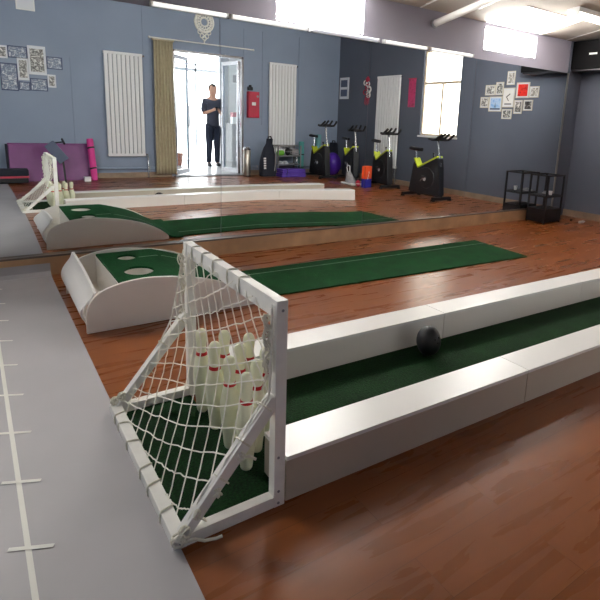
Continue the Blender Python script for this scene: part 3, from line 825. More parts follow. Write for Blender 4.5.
# lace ornament above the door
t = thing('lace_ornament', 'white openwork hanging ornament on the wall above the doorway, seen in the mirror', 'ornament', (3.47, WBK+.01, 2.34))
cx, cz = 3.475, 2.71
b = MB()
for r, w in ((.165, .016), (.118, .012), (.07, .014)):
    b.tube([(cx+r*math.cos(a), WBK+.012, cz+r*1.05*math.sin(a)) for a in [2*PI*k/28 for k in range(29)]], w*1.15, 6)
for k in range(14):
    a = 2*PI*k/14; b.tube([(cx+.07*math.cos(a), WBK+.012, cz+.07*math.sin(a)), (cx+.165*math.cos(a), WBK+.012, cz+.173*math.sin(a))], .013, 5)
    b.ball((cx+.142*math.cos(a+.2), WBK+.012, cz+.148*math.sin(a+.2)), .016, .007, .017, 8, 6)
b.build('lace_wheel', M['lace'], t, smooth=True)
b = MB()
for k, (dx, dz) in enumerate(((-.08, -.17), (0, -.19), (.08, -.17), (-.04, -.235), (.04, -.235), (0, -.27))):
    b.tube([(cx+dx+.035*math.cos(a), WBK+.012, cz+dz+.036*math.sin(a)) for a in [2*PI*q/14 for q in range(15)]], .010, 6)
each(b, 'lace_drop', M['lace'], t, smooth=True)
MB().tube([(cx, WBK+.012, cz-.29), (cx, WBK+.012, cz-.36)], [.020, .007], 8).build('tassel', M['lace'], t, smooth=True)

# red wall box
t = thing('alarm_box', 'red metal wall box with a white label right of the doorway, seen in the mirror', 'wall box', (4.40, WBK+.001, 1.10))
MB().box(4.29, 4.515, WBK, WBK+.09, 1.10, 1.585).build('box_body', M['red_box'], t, bevel=.006)
MB().box(4.30, 4.505, WBK+.091, WBK+.099, 1.11, 1.575).build('box_door', M['red_box'], t, bevel=.003)
MB().box(4.355, 4.435, WBK+.0995, WBK+.102, 1.33, 1.39).build('white_plate', M['white_plain'], t)
MB().tube([(4.47, WBK+.1, 1.50), (4.47, WBK+.106, 1.50)], .022, 14).build('round_badge', M['grey_item'], t, smooth=True)
t = thing('wall_siren', 'small black device fixed above the red wall box, seen in the mirror', 'device', (4.34, WBK+.001, 1.61))
MB().box(4.30, 4.39, WBK, WBK+.07, 1.61, 1.67).build('device_body', M['black_plastic'], t, bevel=.01)
MB().lathe([(.022, 0), (.028, .02), (.02, .035)], (4.345, WBK+.04, 1.67), 14).build('device_dome', M['black_plastic'], t, smooth=True)

# steel bin
t = thing('waste_bin', 'tall brushed steel cylinder bin right of the doorway, seen in the mirror', 'bin', (4.17, WBK+.28, 0))
MB().lathe([(.068, .02), (.070, .03), (.070, .50), (.066, .505)], (0, 0, 0), 28).build('bin_body', M['steel'], t, local=True, smooth=True)
MB().lathe([(.072, .505), (.073, .53), (.05, .555), (.045, .55), (.02, .535)], (0, 0, 0), 28).build('bin_lid', M['chrome'], t, local=True, smooth=True)
MB().lathe([(.072, 0), (.072, .02)], (0, 0, 0), 28).build('bin_foot', M['black_plastic'], t, local=True, smooth=True)

# black upright sports bag
t = thing('sports_bag', 'black upright sports bag with white lettering leaning at the radiator, seen in the mirror', 'bag', (4.56, WBK+.38, 0))
def bagf(u, v):
    a = 2*PI*u; w = [.160, .166, .164, .158, .146, .128, .105, .06][min(7, int(v*7.99))]
    w2 = [.160, .166, .164, .158, .146, .128, .105, .06][min(7, int(v*7.99)+1)]
    w = lerp(w, w2, v*7.99-int(v*7.99))
    c, s = math.cos(a), math.sin(a)
    return (math.copysign(abs(c)**.7, c)*w+.06*v*v, math.copysign(abs(s)**.7, s)*w*.62-.05*v, .002+.72*v)
b = MB().grid(bagf, 32, 24); b.add([bagf(k/32, 0) for k in range(32)], [tuple(range(32))[::-1]])
b.build('bag_body', M['dark_navy'], t, local=True, smooth=True)
MB().tube([(.02, -.04, .69), (.03, -.05, .755), (.08, -.05, .765), (.10, -.04, .70)], .014, 8).build('carry_handle', M['black_plastic'], t, local=True, smooth=True)
MB().tube([(.09, .10, .62), (.105, .115, .45), (.10, .12, .25), (.085, .12, .12)], .010, 8).build('side_zip', M['grey_item'], t, local=True, smooth=True)
lt_ = MB()
for k in range(5):       # the small upright mark, too blurred in the photo to read
    z = .16+.045*k; lt_.box(-.125, -.085, .088-.015*k*.3, .103-.01*k*.2, z, z+.03)
each(lt_, 'white_lettering', M['white_plain'], t, local=True)

# low rack with odds and ends
t = thing('equipment_rack', 'low grey rack against the back wall under the radiator, seen in the mirror', 'rack', (5.03, WBK+.25, 0))
for x in (-.25, .25):
    for y in (-.13, .13): MB().box(x-.012, x+.012, y-.012, y+.012, 0, .60).build('rack_post', M['grey_metal'], t, local=True)
for z in (.22, .385): MB().box(-.262, .262, -.142, .142, z, z+.015).build('rack_shelf', M['grey_metal'], t, local=True)
MB().box(-.262, .262, -.142, -.13, .565, .60).box(-.25, .25, -.012, .012, .58, .60).build('top_bar', M['grey_item'], t, local=True)
t = thing('rubber_band_roll', 'bright green exercise roll on the grey rack, seen in the mirror', 'exercise roll', (4.87, WBK+0.28, .4005))
MB().tube([(-.05, 0, .05), (.07, 0, .05)], .05, 16).build('roll_body', M['green'], t, local=True, smooth=True)
MB().tube([(.0705, 0, .05), (.072, 0, .05)], .03, 12).build('roll_core', M['white_plain'], t, local=True, smooth=True)
t = thing('medicine_ball', 'small black ball in the middle of the grey rack, seen in the mirror', 'ball', (5.04, WBK+0.29, .4005))
MB().ball((0, 0, .075), .058, .06, .075, 20, 14).build('ball_shell', M['black_plastic'], t, local=True, smooth=True)
MB().lathe([(.0592, .070), (.0592, .080)], (0, 0, 0), 20, 1, 1.03).build('ball_seam', M['grey_metal'], t, local=True, smooth=True)
t = thing('folded_towel', 'grey folded towels on the upper shelf of the grey rack, seen in the mirror', 'towel', (5.19, WBK+0.25, .4005))
for k in range(3): MB().box(-.085+.005*k, .085-.004*k, -.08, .09, .002+.042*k, .04+.042*k).build('towel_fold', M['grey_item'], t, local=True, bevel=.012)
t = thing('shoe_pair', 'pale shoes on the lower shelf of the grey rack, seen in the mirror', 'shoes', (4.94, WBK+0.26, .236))
for dx in (-.05, .05):
    MB().ball((dx, .02, .028), .032, .09, .028, 16, 10).build('shoe_upper', M['frame_white'], t, local=True, smooth=True)
    MB().box(dx-.03, dx+.03, -.07, .10, 0, .010).build('shoe_sole', M['white_plain'], t, local=True, bevel=.004)

# violet folded mats on the floor before the rack
for k, (x, y, z, w, lab) in enumerate(((4.97, WBK+.56, 0, .52, 'lower violet folded mat on the floor before the rack, seen in the mirror'), (4.97, WBK+.565, .085, .50, 'upper violet folded mat stacked before the rack, seen in the mirror'))):
    t = thing('folded_mat', lab, 'mat', (x, y, z+.001), .0, 'violet folded mats')
    for q in range(2): MB().box(-w/2, w/2, -.13, .13, .041*q, .041*q+.039).build('mat_layer', M['purple_mat'], t, local=True, bevel=.012)
    MB().tube([(-w/2+.1, -.134, .002), (-w/2+.1, -.134, .08), (-w/2+.1, .134, .08), (-w/2+.1, .134, .002)], .006, 6).build('mat_strap', M['dark_navy'], t, local=True)
# teal rolls
for (x, y, r, h, m, lab) in ((5.42, WBK+.17, .055, .67, 'teal', 'teal yoga mat roll standing between the rack and a bike, seen in the mirror'), (5.83, WBK+.16, .06, .82, 'teal2', 'pale teal yoga mat roll standing behind the bike saddle, seen in the mirror')):
    t = thing('yoga_mat', lab, 'yoga mat', (x, y, 0), 0, 'rolled yoga mats')
    pts = []
    for k in range(70):
        a = k/70*2*PI*4; rr = r*(.25+.75*k/69); pts.append((rr*math.cos(a), rr*math.sin(a)))
    b = MB()
    n_ = len(pts)
    for q in range(n_-1):
        (x0, y0), (x1, y1) = pts[q], pts[q+1]; b.add([(x0, y0, 0), (x1, y1, 0), (x1, y1, h), (x0, y0, h)], [(0, 1, 2, 3)])
    o = b.build('rolled_sheet', M[m], t, local=True, smooth=True)
    sd = o.modifiers.new('thickness', 'SOLIDIFY'); sd.thickness = .007
    for z in (.22*h, .6*h): MB().lathe([(r+.001, z), (r+.004, z), (r+.004, z+.02), (r+.001, z+.02)], (0, 0, 0), 24).build('mat_strap', M['black_plastic'], t, local=True, smooth=True)
# gym ball and dark bag
t = thing('gym_ball', 'shiny violet exercise ball on the floor by the back corner, seen in the mirror', 'ball', (6.03, WBK+.42, 0))
MB().ball((0, 0, .235), .175, .185, .235, 36, 22).build('ball_skin', M['purple_ball'], t, local=True, smooth=True)
MB().ball((0, -.184, .235), .010, .004, .013, 10, 6).build('ball_plug', M['white_plain'], t, local=True, smooth=True)
t = thing('duffel_bag', 'dark upright bag behind the violet ball in the back corner, seen in the mirror', 'bag', (6.2, WBK+.18, 0))
b = MB().grid(lambda u, v: (.13*(1-.75*max(0, v-.45)**1.3)*math.cos(2*PI*u), .10*(1-.75*max(0, v-.45)**1.3)*math.sin(2*PI*u), .66*v), 24, 14)
b.add([(.13*math.cos(2*PI*k/24), .10*math.sin(2*PI*k/24), .0) for k in range(24)], [tuple(range(24))[::-1]])
b.build('bag_body', M['dark_navy'], t, local=True, smooth=True)
MB().tube([(-.04, 0, .62), (-.03, 0, .70), (.03, 0, .70), (.04, 0, .62)], .012, 8).build('carry_handle', M['black_plastic'], t, local=True, smooth=True)

# purple folding gym mat against the wall, pink roll, little white box, padded bench
t = thing('folding_gym_mat', 'wide purple folded gym mat leaning on the back wall, seen in the mirror', 'gym mat', (.94, WBK+.2, 0))
def lean(dx0, dx1, y0, th, h, top=.14):
    return MB().add([(dx0, y0, .002), (dx1, y0, .002), (dx1, y0-th, .002), (dx0, y0-th, .002), (dx0, y0-top, h), (dx1, y0-top, h), (dx1, y0-top-th, h), (dx0, y0-top-th, h)],
                    [(3, 2, 1, 0), (4, 5, 6, 7), (0, 1, 5, 4), (1, 2, 6, 5), (2, 3, 7, 6), (3, 0, 4, 7)])
lean(-.54, .53, .08, .035, .555).build('mat_panel', M['purple'], t, local=True, bevel=.006)
lean(-.545, .535, .043, .035, .575).build('mat_panel', M['purple'], t, local=True, bevel=.006)
lean(-.575, -.546, .082, .07, .56).build('edge_binding', M['dark_navy'], t, local=True, bevel=.004)
t = thing('foam_roller', 'bright pink foam roll with black straps standing at the purple mat, seen in the mirror', 'foam roll', (1.51, WBK+.36, 0), 0)
MB().tube([(.005, 0, .003), (.003, -.015, .1), (-.014, -.10, .60), (-.016, -.11, .66)], [.046, .05, .05, .046], 20).build('roll_body', M['pink'], t, local=True, smooth=True)
b = MB()
for z, a, y in ((.20, 0, -.032), (.52, -.011, -.087)): b.tube([(a+.002, y+.003, z-.012), (a-.002, y-.003, z+.012)], .053, 20)
each(b, 'roll_strap', M['black_plastic'], t, local=True, smooth=True)
t = thing('small_box', 'small white box on the floor before the pink roll, seen in the mirror', 'box', (1.40, WBK+.44, 0))
MB().box(-.045, .045, -.04, .04, 0, .055).build('box_base', M['white_plain'], t, local=True, bevel=.003)
MB().box(-.047, .047, -.042, .042, .0555, .08).build('box_lid', M['frame_white'], t, local=True, bevel=.003)
t = thing('workout_bench', 'low black padded bench with a red stripe at the left edge, seen in the mirror', 'bench', (.2, WBK+.50, 0))
MB().box(-.62, .40, -.12, .12, .02, .10).build('bench_base', M['black_plastic'], t, local=True, bevel=.01)
MB().box(-.62, .41, -.125, .125, .101, .128).build('red_stripe', M['red_trim'], t, local=True, bevel=.006)
MB().box(-.62, .41, -.12, .12, .129, .225).build('bench_pad', M['dark_navy'], t, local=True, bevel=.02)
t = thing('sit_up_board', 'slanted slate padded board before the purple mat, seen in the mirror', 'exercise board', (1.02, WBK+.56, 0))
MB().bar((-.13, 0, .60), (.06, .02, .34), .15, .03, (0, 1, 0)).build('board_pad', M['slate_pad'], t, local=True, bevel=.008)
MB().bar((.04, .02, .37), (.06, .03, .006), .024, .024, (0, 1, 0)).bar((-.08, -.03, .52), (-.02, -.16, .006), .024, .024, (1, 0, 0)).build('board_leg', M['black_metal'], t, local=True)
MB().tube([(-.09, -.02, .60), (.07, -.02, .625)], .010, 8).tube([(.06, -.09, .66), (.07, .05, .60)], .016, 8).build('foot_bar', M['black_metal'], t, local=True, smooth=True)

# pipes and cable ducts on the back wall
t = thing('heating_pipe', 'slate heating pipe low on the back wall left of the doorway, seen in the mirror', 'pipe', (2.0, WBK+.03, .15))
MB().tube([(XL+.02, WBK+.032, .21), (2.54, WBK+.032, .155)], .02, 10).build('pipe_run', M['wall'], t, smooth=True)
b = MB()
for x in (-1.2, .2, 1.6, 2.45): b.box(x-.01, x+.01, WBK+.002, WBK+.055, .135+.0116*(2.54-x)-.012, .195+.0116*(2.54-x)-.002)
each(b, 'pipe_clip', M['grey_post'], t)
t = thing('heating_pipe', 'slate heating pipe behind the bags and rack, low on the back wall', 'pipe', (4.8, WBK+.03, .15))
MB().tube([(DX1+.08, WBK+.03, .16), (6.36, WBK+.03, .16)], .02, 10).build('pipe_run', M['wall'], t, smooth=True)
b = MB()
for x in (4.5, 5.5): b.box(x-.01, x+.01, WBK, WBK+.05, .135, .185)
each(b, 'pipe_clip', M['grey_post'], t)
for (x, z0, z1, lab) in ((2.43, .2, 2.85, 'slate cable duct right of the first radiator, seen in the mirror'), (1.33, .6, 1.9, 'dark cable duct left of the first radiator, above the purple mat, seen in the mirror'),
                    (4.24, .2, 2.7, 'slate cable duct at the right side of the doorway, seen in the mirror'), (4.62, 1.0, 2.7, 'slate cable duct left of the second radiator, seen in the mirror'), (5.42, 1.2, 2.7, 'slate cable duct right of the second radiator, seen in the mirror')):
    t = thing('cable_duct', lab, 'cable duct', (x, WBK+.001, z0), 0, 'cable ducts on the back wall')
    MB().box(x-.012, x+.012, WBK, WBK+.009, z0, z1).build('duct_run', M['wall'], t, bevel=.002)
    MB().box(x-.02, x+.02, WBK, WBK+.012, z0-.03, z0).build('duct_end', M['wall'], t)
t = thing('wall_notice', 'white notice high on the back wall at the top left, seen in the mirror', 'notice', (.78, WBK+.001, 2.5))
MB().box(.66, .90, WBK, WBK+.012, 2.50, 2.72).build('notice_frame', M['white_plain'], t)
MB().box(.68, .88, WBK+.0125, WBK+.015, 2.52, 2.70).build('notice_sheet', M['frame_white'], t)
t = thing('wall_notice', 'small pale panel with two grey pictures near the back corner, seen in the mirror', 'notice', (XR-.001, -1.39, 1.57))
MB().box(XR-.02, XR-.001, -1.55, -1.24, 1.57, 2.0).build('notice_frame', M['frame_white'], t)
for z in (1.62, 1.81): MB().box(XR-.023, XR-.0205, -1.51, -1.28, z, z+.14).build('notice_picture', M['slate_pad'], t)

# framed photos
WM = [picture_mat('photo_print_%d' % k, c, 16, k) for k, c in enumerate((
    [(240, 238, 232), (90, 88, 88), (228, 226, 220)], [(236, 234, 228), (40, 40, 42), (226, 222, 214)], [(230, 226, 218), (120, 112, 104), (238, 234, 228)],
    [(30, 30, 32), (70, 68, 66), (190, 186, 180)], [(210, 206, 200), (60, 58, 60), (236, 232, 226)], [(190, 200, 214), (90, 104, 132), (220, 224, 230)]))]
M_red = picture_mat('red_print', [(196, 26, 20), (226, 58, 44), (150, 16, 14)], 18, 3)
M_blue = picture_mat('blue_print', [(140, 186, 232), (186, 212, 240), (120, 168, 224)], 9, 5)
def photo_frame(lab, c, w, h, rot, fm, pm, group, nrm, wd=.012, extra=None):
    """frame on a wall; local x along the wall, local y out of it"""
    t = thing('photo_frame', lab, 'picture frame', c, rot, group)
    f = MB(); t_ = .014
    f.box(-w/2, w/2, .001, t_, 0, wd); f.box(-w/2, w/2, .001, t_, h-wd, h); f.box(-w/2, -w/2+wd, .001, t_, wd, h-wd); f.box(w/2-wd, w/2, .001, t_, wd, h-wd)
    f.build('frame', fm, t, local=True)
    MB().box(-w/2+wd, w/2-wd, .001, .007, wd, h-wd).build('mount', M['frame_white'] if fm is not M['frame_dark'] else M['frame_dark'], t, local=True)
    k = .16 if fm is not M['frame_dark'] else .04
    iw, ih = (w/2-wd)*(1-k), (h/2-wd)*(1-k)
    MB().box(-iw, iw, .0072, .009, h/2-ih, h/2+ih).build('picture', pm, t, local=True)
    if extra: extra(t, iw, ih, h)
    return t
def spire(t, iw, ih, h):
    b = MB().prism([(-.012, h/2-ih*.6), (.012, h/2-ih*.6), (.004, h/2-ih*.1), (.0, h/2+ih*.35), (-.004, h/2-ih*.1)], 1, .0092, .0105)
    b.box(-iw, iw, .0092, .0105, h/2-ih, h/2-ih*.72)
    b.build('tower_silhouette', M['slate_pad'], t, local=True)
def hands(t, iw, ih, h):
    b = MB(); b.bar((-iw*.5, .0105, h/2+ih*.05), (iw*.35, .0105, h/2+ih*.5), .002, .012, (0, 0, 1)); b.bar((-iw*.45, .0105, h/2+ih*.1), (iw*.1, .0105, h/2-ih*.45), .002, .010, (0, 0, 1))
    each(b, 'dark_stroke', M['black_plastic'], t, local=True)
    MB().box(-iw*.8, iw*.8, .0092, .0105, h/2-ih*.95, h/2-ih*.75).build('caption_bar', M['grey_metal'], t, local=True)
plain_white = mat('white_paper', (236, 234, 230), .6, var=.02)
FR = [(2.364, 2.547, 1.589, 1.738, WM[0], 'small grey print in cream frame, upper left of cluster', None), (2.559, 2.694, 1.589, 1.776, WM[1], 'narrow cream frame with black figure, left of central frame', None),
      (2.747, 2.88, 1.73, 1.922, WM[2], 'topmost narrow cream frame of the cluster', None), (2.698, 2.902, 1.413, 1.689, plain_white, 'large central cream frame with black strokes on white', hands),
      (2.927, 3.142, 1.542, 1.758, M_red, 'cream frame with a red print', None), (3.149, 3.302, 1.547, 1.698, WM[2], 'cream frame with a grey print, rightmost of the cluster', None),
      (2.285, 2.441, 1.404, 1.564, WM[0], 'cream frame with a grey print, leftmost of the cluster', None), (2.453, 2.692, 1.351, 1.569, M_blue, 'cream frame with a blue sky print and dark spire', spire),
      (2.914, 3.051, 1.322, 1.515, WM[4], 'narrow cream frame below the red print', None), (3.073, 3.222, 1.368, 1.516, WM[3], 'cream frame with a dark print, lower right of the cluster', None),
      (2.71, 2.884, 1.245, 1.388, WM[1], 'lowest cream frame of the cluster', None)]
for (a, b, z0, z1, pm, lab, ex) in FR:
    photo_frame(lab+', right wall in the mirror', (XR-.001, (a+b)/2, z0), b-a, z1-z0, PI/2, M['frame_cream'], pm, 'picture cluster on the right wall', None, .010, ex)
FL = [(.393, .506, 1.796, 1.975, 'w', 'white frame cut by the left edge'), (.508, .757, 1.812, 1.983, 'd', 'wide dark frame left of the large white one'), (.760, .994, 1.595, 2.011, 'w', 'large white frame, biggest of the group'),
      (.617, .757, 1.503, 1.823, 'w', 'upright white frame below the wide dark one'), (.395, .613, 1.338, 1.731, 'd', 'large dark frame at the lower left'), (1.0, 1.212, 1.694, 1.877, 'd', 'wide dark frame at the far right'),
      (.998, 1.108, 1.421, 1.612, 'w', 'small white frame at the lower right'), (.765, .993, 1.357, 1.54, 'd', 'wide dark frame under the large white one'), (.617, .762, 1.353, 1.48, 'd', 'small dark frame between two larger dark ones')]
for k, (a, b, z0, z1, kd, lab) in enumerate(FL):
    photo_frame(lab+', upper left in the mirror', ((a+b)/2, WBK+.001, z0), b-a, z1-z0, 0, M['frame_white' if kd == 'w' else 'frame_dark'],
                WM[5] if kd == 'd' else WM[(k*2) % 3], 'framed photos on the back wall', None, .011)

# hanging red and white knot ornament, pink banner: right wall
t = thing('knot_ornament', 'red and white knotted hanging ornament left of the right wall radiator, seen in the mirror', 'ornament', (XR-.012, -.60, 1.45))
b = MB(); r_ = MB(); rg = random.Random(5)
for k in range(9):
    y = -.60+rg.uniform(-.07, .07); z = 1.58+.038*k+rg.uniform(-.02, .02)
    mb = b if k % 3 else r_
    mb.tube([(XR-.012, y+.055*math.cos(a), z+.045*math.sin(a)) for a in [2*PI*q/14 for q in range(15)]], .011, 6)
r_.tube([(XR-.012, -.60, 1.93), (XR-.012, -.585, 1.99)], .02, 8); r_.ball((XR-.014, -.60, 1.93), .02, .07, .05, 12, 8)
each(b, 'white_knot', M['lace'], t, smooth=True); each(r_, 'red_knot', M['red_box'], t, smooth=True)
b = MB()
for k in range(5): b.tube([(XR-.012, -.66+.03*k, 1.58), (XR-.012, -.675+.035*k+rg.uniform(-.01, .01), 1.46-.02*(k % 2))], [.008, .005], 6)
each(b, 'tassel', M['red_trim'], t, smooth=True)
t = thing('paper_banner', 'pink upright paper banner between radiator and tall window, seen in the mirror', 'banner', (XR-.004, .70, 1.41))
MB().box(XR-.006, XR-.001, .61, .79, 1.41, 1.90).build('banner_sheet', M['pink_banner'], t)
MB().tube([(XR-.008, .60, 1.90), (XR-.008, .80, 1.90)], .008, 8).build('banner_rod', M['red_box'], t, smooth=True)

# ------------------------------------------------------------------ exercise bikes in a row along the right wall
def make_bike(lab):
    t = thing('exercise_bike', lab, 'exercise bike', (5.62, 2.02, 0), 0, 'exercise bikes along the right wall')
    k = MB().prism([(-.335, .075), (-.285, .37), (-.262, .50), (-.235, .545), (-.150, .455), (-.05, .50), (.10, .575), (.235, .635), (.275, .62), (.30, .50), (.345, .075)], 0, -.055, .055)
    sh = k.build('shroud', M['black_plastic'], t, local=True, bevel=.012)
    for s in (-1, 1):
        d = MB().lathe([(.16, 0), (.155, .010), (.05, .014), (.0005, .015)], (0, 0, 0), 28, 1.0, 1.1).xf(Matrix.Translation((s*.0555, .05, .32)) @ Matrix.Rotation(s*PI/2, 4, 'Y'))
        d.build('flywheel_cover', M['black_metal'], sh, local=True, smooth=True)
        d = MB().lathe([(.030, 0), (.028, .006), (.0005, .007)], (0, 0, 0), 18).xf(Matrix.Translation((s*.071, .03, .30)) @ Matrix.Rotation(s*PI/2, 4, 'Y'))
        d.build('round_badge', M['frame_white'], sh, local=True, smooth=True)
    b = MB(); w = .03
    b.bar((0, -.245, .60), (0, -.150, .465), .120, .024, (0, 0, 1)); b.bar((0, -.160, .462), (0, .255, .655), .120, .024, (0, 0, 1))
    b.build('lime_frame', M['lime'], t, local=True, bevel=.006)
    MB().tube([(0, -.225, .45), (0, -.262, .72)], .017, 10).build('seat_post', M['chrome'], t, local=True, smooth=True)
    b = MB()
    def sad(u, v):
        a = 2*PI*u; y = lerp(-.13, .13, v); wd = .020+.045*max(0, 1-(v/.75))**.8
        wd = max(.012, wd*min(1, v*9+.25))
        return (wd*math.cos(a), y-.262, .735+.028*math.sin(a)+.012*(1-v)**3)
    b.grid(sad, 16, 12); b.add([sad(k/16, 0) for k in range(16)], [tuple(range(16))]); b.add([sad(k/16, 1) for k in range(16)], [tuple(range(16))])
    b.build('saddle', M['black_plastic'], t, local=True, smooth=True)
    MB().tube([(0, .285, .48), (0, .19, .86)], .016, 10).build('handlebar_post', M['chrome'], t, local=True, smooth=True)
    b = MB()
    b.tube([(-.13, .19, .87), (.13, .19, .87)], .020, 8)
    for s in (-1, 1):
        b.tube([(s*.13, .19, .87), (s*.14, .27, .875), (s*.13, .36, .93), (s*.12, .39, .955)], .019, 8)
        b.tube([(s*.045, .19, .875), (s*.045, .30, .91), (s*.04, .37, .965)], .018, 8)
        b.tube([(s*.09, .19, .87), (s*.105, .10, .88)], .018, 8)
    b.box(-.05, .05, .20, .30, .865, .905)
    b.build('handlebar', M['black_plastic'], t, local=True, smooth=True)
    for y, nm in ((.345, 'front_foot'), (-.325, 'rear_foot')):
        b = MB().box(-.185, .185, y-.025, y+.025, .018, .062); fo = b.build(nm, M['black_metal'], t, local=True, bevel=.006)
        e = MB()
        for s in (-1, 1): e.box(s*.175-.018, s*.175+.018, y-.029, y+.029, 0, .03)
        each(e, 'foot_pad', M['black_plastic'], fo, local=True, bevel=.004)
    MB().box(-.028, .028, -.32, .34, .05, .09).build('floor_beam', M['black_metal'], t, local=True)
    for s, a in ((-1, .6), (1, .6+PI)):
        c = Vector((s*.09, -.03, .27)); tip = c+Vector((0, .10*math.cos(a), .12*math.sin(a)))
        cr = MB().bar(c, tip, .014, .024, (1, 0, 0)).build('crank', M['chrome'], t, local=True)
        MB().box(tip.x+s*.03-.03, tip.x+s*.03+.03, tip.y-.035, tip.y+.035, tip.z-.012, tip.z+.012).build('pedal', M['black_plastic'], cr, local=True, bevel=.004)
    MB().tube([(0, .13, .60), (0, .12, .68)], .010, 8).ball((0, .12, .69), .016, .016, .018, 10, 8).build('resistance_knob', M['black_plastic'], t, local=True, smooth=True)
    return t
bike = make_bike('black and lime exercise bike standing alone under the tall window, seen in the mirror')
def raise_bars(b, dz, sz):        # posts pulled out by different amounts
    for c in b.children:
        k = c.name.split('.')[0]
        if k in ('handlebar', 'handlebar_post'): c.location.z = dz
        if k in ('saddle', 'seat_post'): c.location.z = sz
raise_bars(bike, .03, 0)
for (x, y, rz_, dz, sz, lab) in ((5.87, .62, .22, .06, .05, 'black and lime exercise bike behind the orange box, seen in the mirror'),
                                 (5.92, -.42, .26, .08, .04, 'black and lime exercise bike right behind the white bag, seen in the mirror'),
                                 (5.52, -.90, .06, .14, .06, 'black and lime exercise bike by the teal rolls, seen in the mirror')):
    raise_bars(dup(bike, (x, y, 0), rz_, lab), dz, sz)

# odds and ends on the floor by the bikes
t = thing('orange_box', 'upright orange and blue carton on the floor beside a bike, seen in the mirror', 'box', (5.50, .67, 0), -.25)
MB().box(-.085, .085, -.045, .045, 0, .15).build('lower_carton', M['blue'], t, local=True, bevel=.003)
MB().prism([(-.085, .1505), (.085, .1505), (.085, .37), (-.085, .37)], 1, -.045, .045).build('upper_carton', M['orange'], t, local=True, bevel=.003)
b = MB()
for k in range(3): b.box(-.030+.012*k, -.014+.012*k, .0455, .047, .14+.05*k, .18+.05*k)
each(b, 'white_marking', M['white_plain'], t, local=True)
t = thing('tote_bag', 'slumped white and grey bag behind the red ball, seen in the mirror', 'bag', (5.47, .27, 0))
def tote(u, v):
    a = 2*PI*u; w = lerp(.17, .05, v**.7); return (w*.75*math.cos(a)-.03*v, w*math.sin(a)-.06*v, .002+.22*v+.01*math.sin(5*a)*v)
b = MB().grid(tote, 26, 10); b.add([tote(k/26, 0) for k in range(26)], [tuple(range(26))[::-1]]); b.add([tote(k/26, 1) for k in range(26)], [tuple(range(26))])
b.build('bag_body', M['grey_item'], t, local=True, smooth=True)
MB().tube([(-.03, -.09, .21), (-.03, -.12, .30), (-.03, -.09, .345), (-.03, -.03, .33), (-.03, -.02, .22)], .010, 8).build('bag_handle', M['frame_white'], t, local=True, smooth=True)
MB().box(-.12, .12, -.18, .16, 0, .035).build('bag_base', M['white_plain'], t, local=True, bevel=.012)
t = thing('exercise_ball', 'small red ball on the floor between white bag and orange box, seen in the mirror', 'ball', (5.37, .60, 0))
MB().ball((0, 0, .06), .045, .048, .06, 20, 14).build('ball_skin', M['red_box'], t, local=True, smooth=True)
MB().lathe([(.0462, .056), (.0462, .064)], (0, 0, 0), 20, 1, 1.05).build('ball_band', M['white_plain'], t, local=True, smooth=True)

# ------------------------------------------------------------------ things outside the door
t = thing('potted_plant', 'leafy green plant in a clay pot outside the doorway, seen in the mirror', 'plant', (3.60, -3.7, 0))
MB().lathe([(.09, 0), (.13, .26), (.14, .27), (.125, .27), (.11, .22)], (0, 0, 0), 20).build('pot', M['pot'], t, local=True, smooth=True)
rg = random.Random(11); b = MB()
for k in range(60):
    a = rg.random()*2*PI; rr = rg.uniform(.03, .17); z = rg.uniform(.4, 1.15); c = Vector((rr*math.cos(a), rr*math.sin(a), z))
    d = Vector((math.cos(a), math.sin(a), rg.uniform(-.3, .6))).normalized()*.11; s = d.cross(Vector((0, 0, 1))).normalized()*.035
    b.add([c, c+d*.5+s, c+d, c+d*.5-s], [(0, 1, 2, 3)])
b.build('foliage', M['leaf'], t, local=True)
MB().tube([(0, 0, .22), (.01, .01, .6), (0, 0, 1.1)], .010, 6).build('stem', M['pot'], t, local=True)
t = thing('red_poster', 'red and white poster stand outside the doorway at its left, seen in the mirror', 'poster', (3.32, -3.4, 0))
MB().box(3.22, 3.44, -3.41, -3.39, .9, 1.5).build('poster_sheet', M['red_box'], t)
MB().box(3.26, 3.40, -3.389, -3.387, 1.0, 1.15).build('white_panel', M['white_plain'], t)
MB().box(3.32, 3.34, -3.415, -3.411, 0, 1.5).box(3.22, 3.44, -3.48, -3.34, 0, .02).build('poster_stand', M['grey_post'], t)
t = thing('wall_notice', 'white notice beyond the doorway behind the person, seen in the mirror', 'notice', (4.92, -3.58, 1.85))
MB().box(4.82, 5.0, -3.60, -3.585, 1.82, 2.06).build('notice_frame', M['white_plain'], t)
MB().box(4.85, 4.97, -3.584, -3.582, 1.86, 2.02).build('notice_sheet', M['grey_item'], t)
struct(MB().box(4.76, 5.7, -3.75, -3.6, 0, 2.7).build('wall_vestibule_screen', M['white_wall']))
t = thing('side_cabinet', 'grey cabinet outside the doorway at its right, seen in the mirror', 'cabinet', (4.75, -3.2, 0))
MB().box(4.62, 5.05, -3.45, -3.1, 0, .95).build('cabinet_body', M['grey_item'], t, bevel=.004)
for z in (.05, .36, .66): MB().box(4.64, 5.03, -3.098, -3.09, z, z+.26).build('drawer', M['grey_metal'], t, bevel=.003)
t = thing('red_carton', 'red and white carton on the grey cabinet outside the doorway, seen in the mirror', 'box', (4.74, -3.2, .951))
MB().box(4.66, 4.84, -3.28, -3.14, .951, 1.10).build('carton_base', M['white_plain'], t)
MB().box(4.66, 4.84, -3.28, -3.14, 1.1005, 1.20).build('carton_lid', M['red_trim'], t)

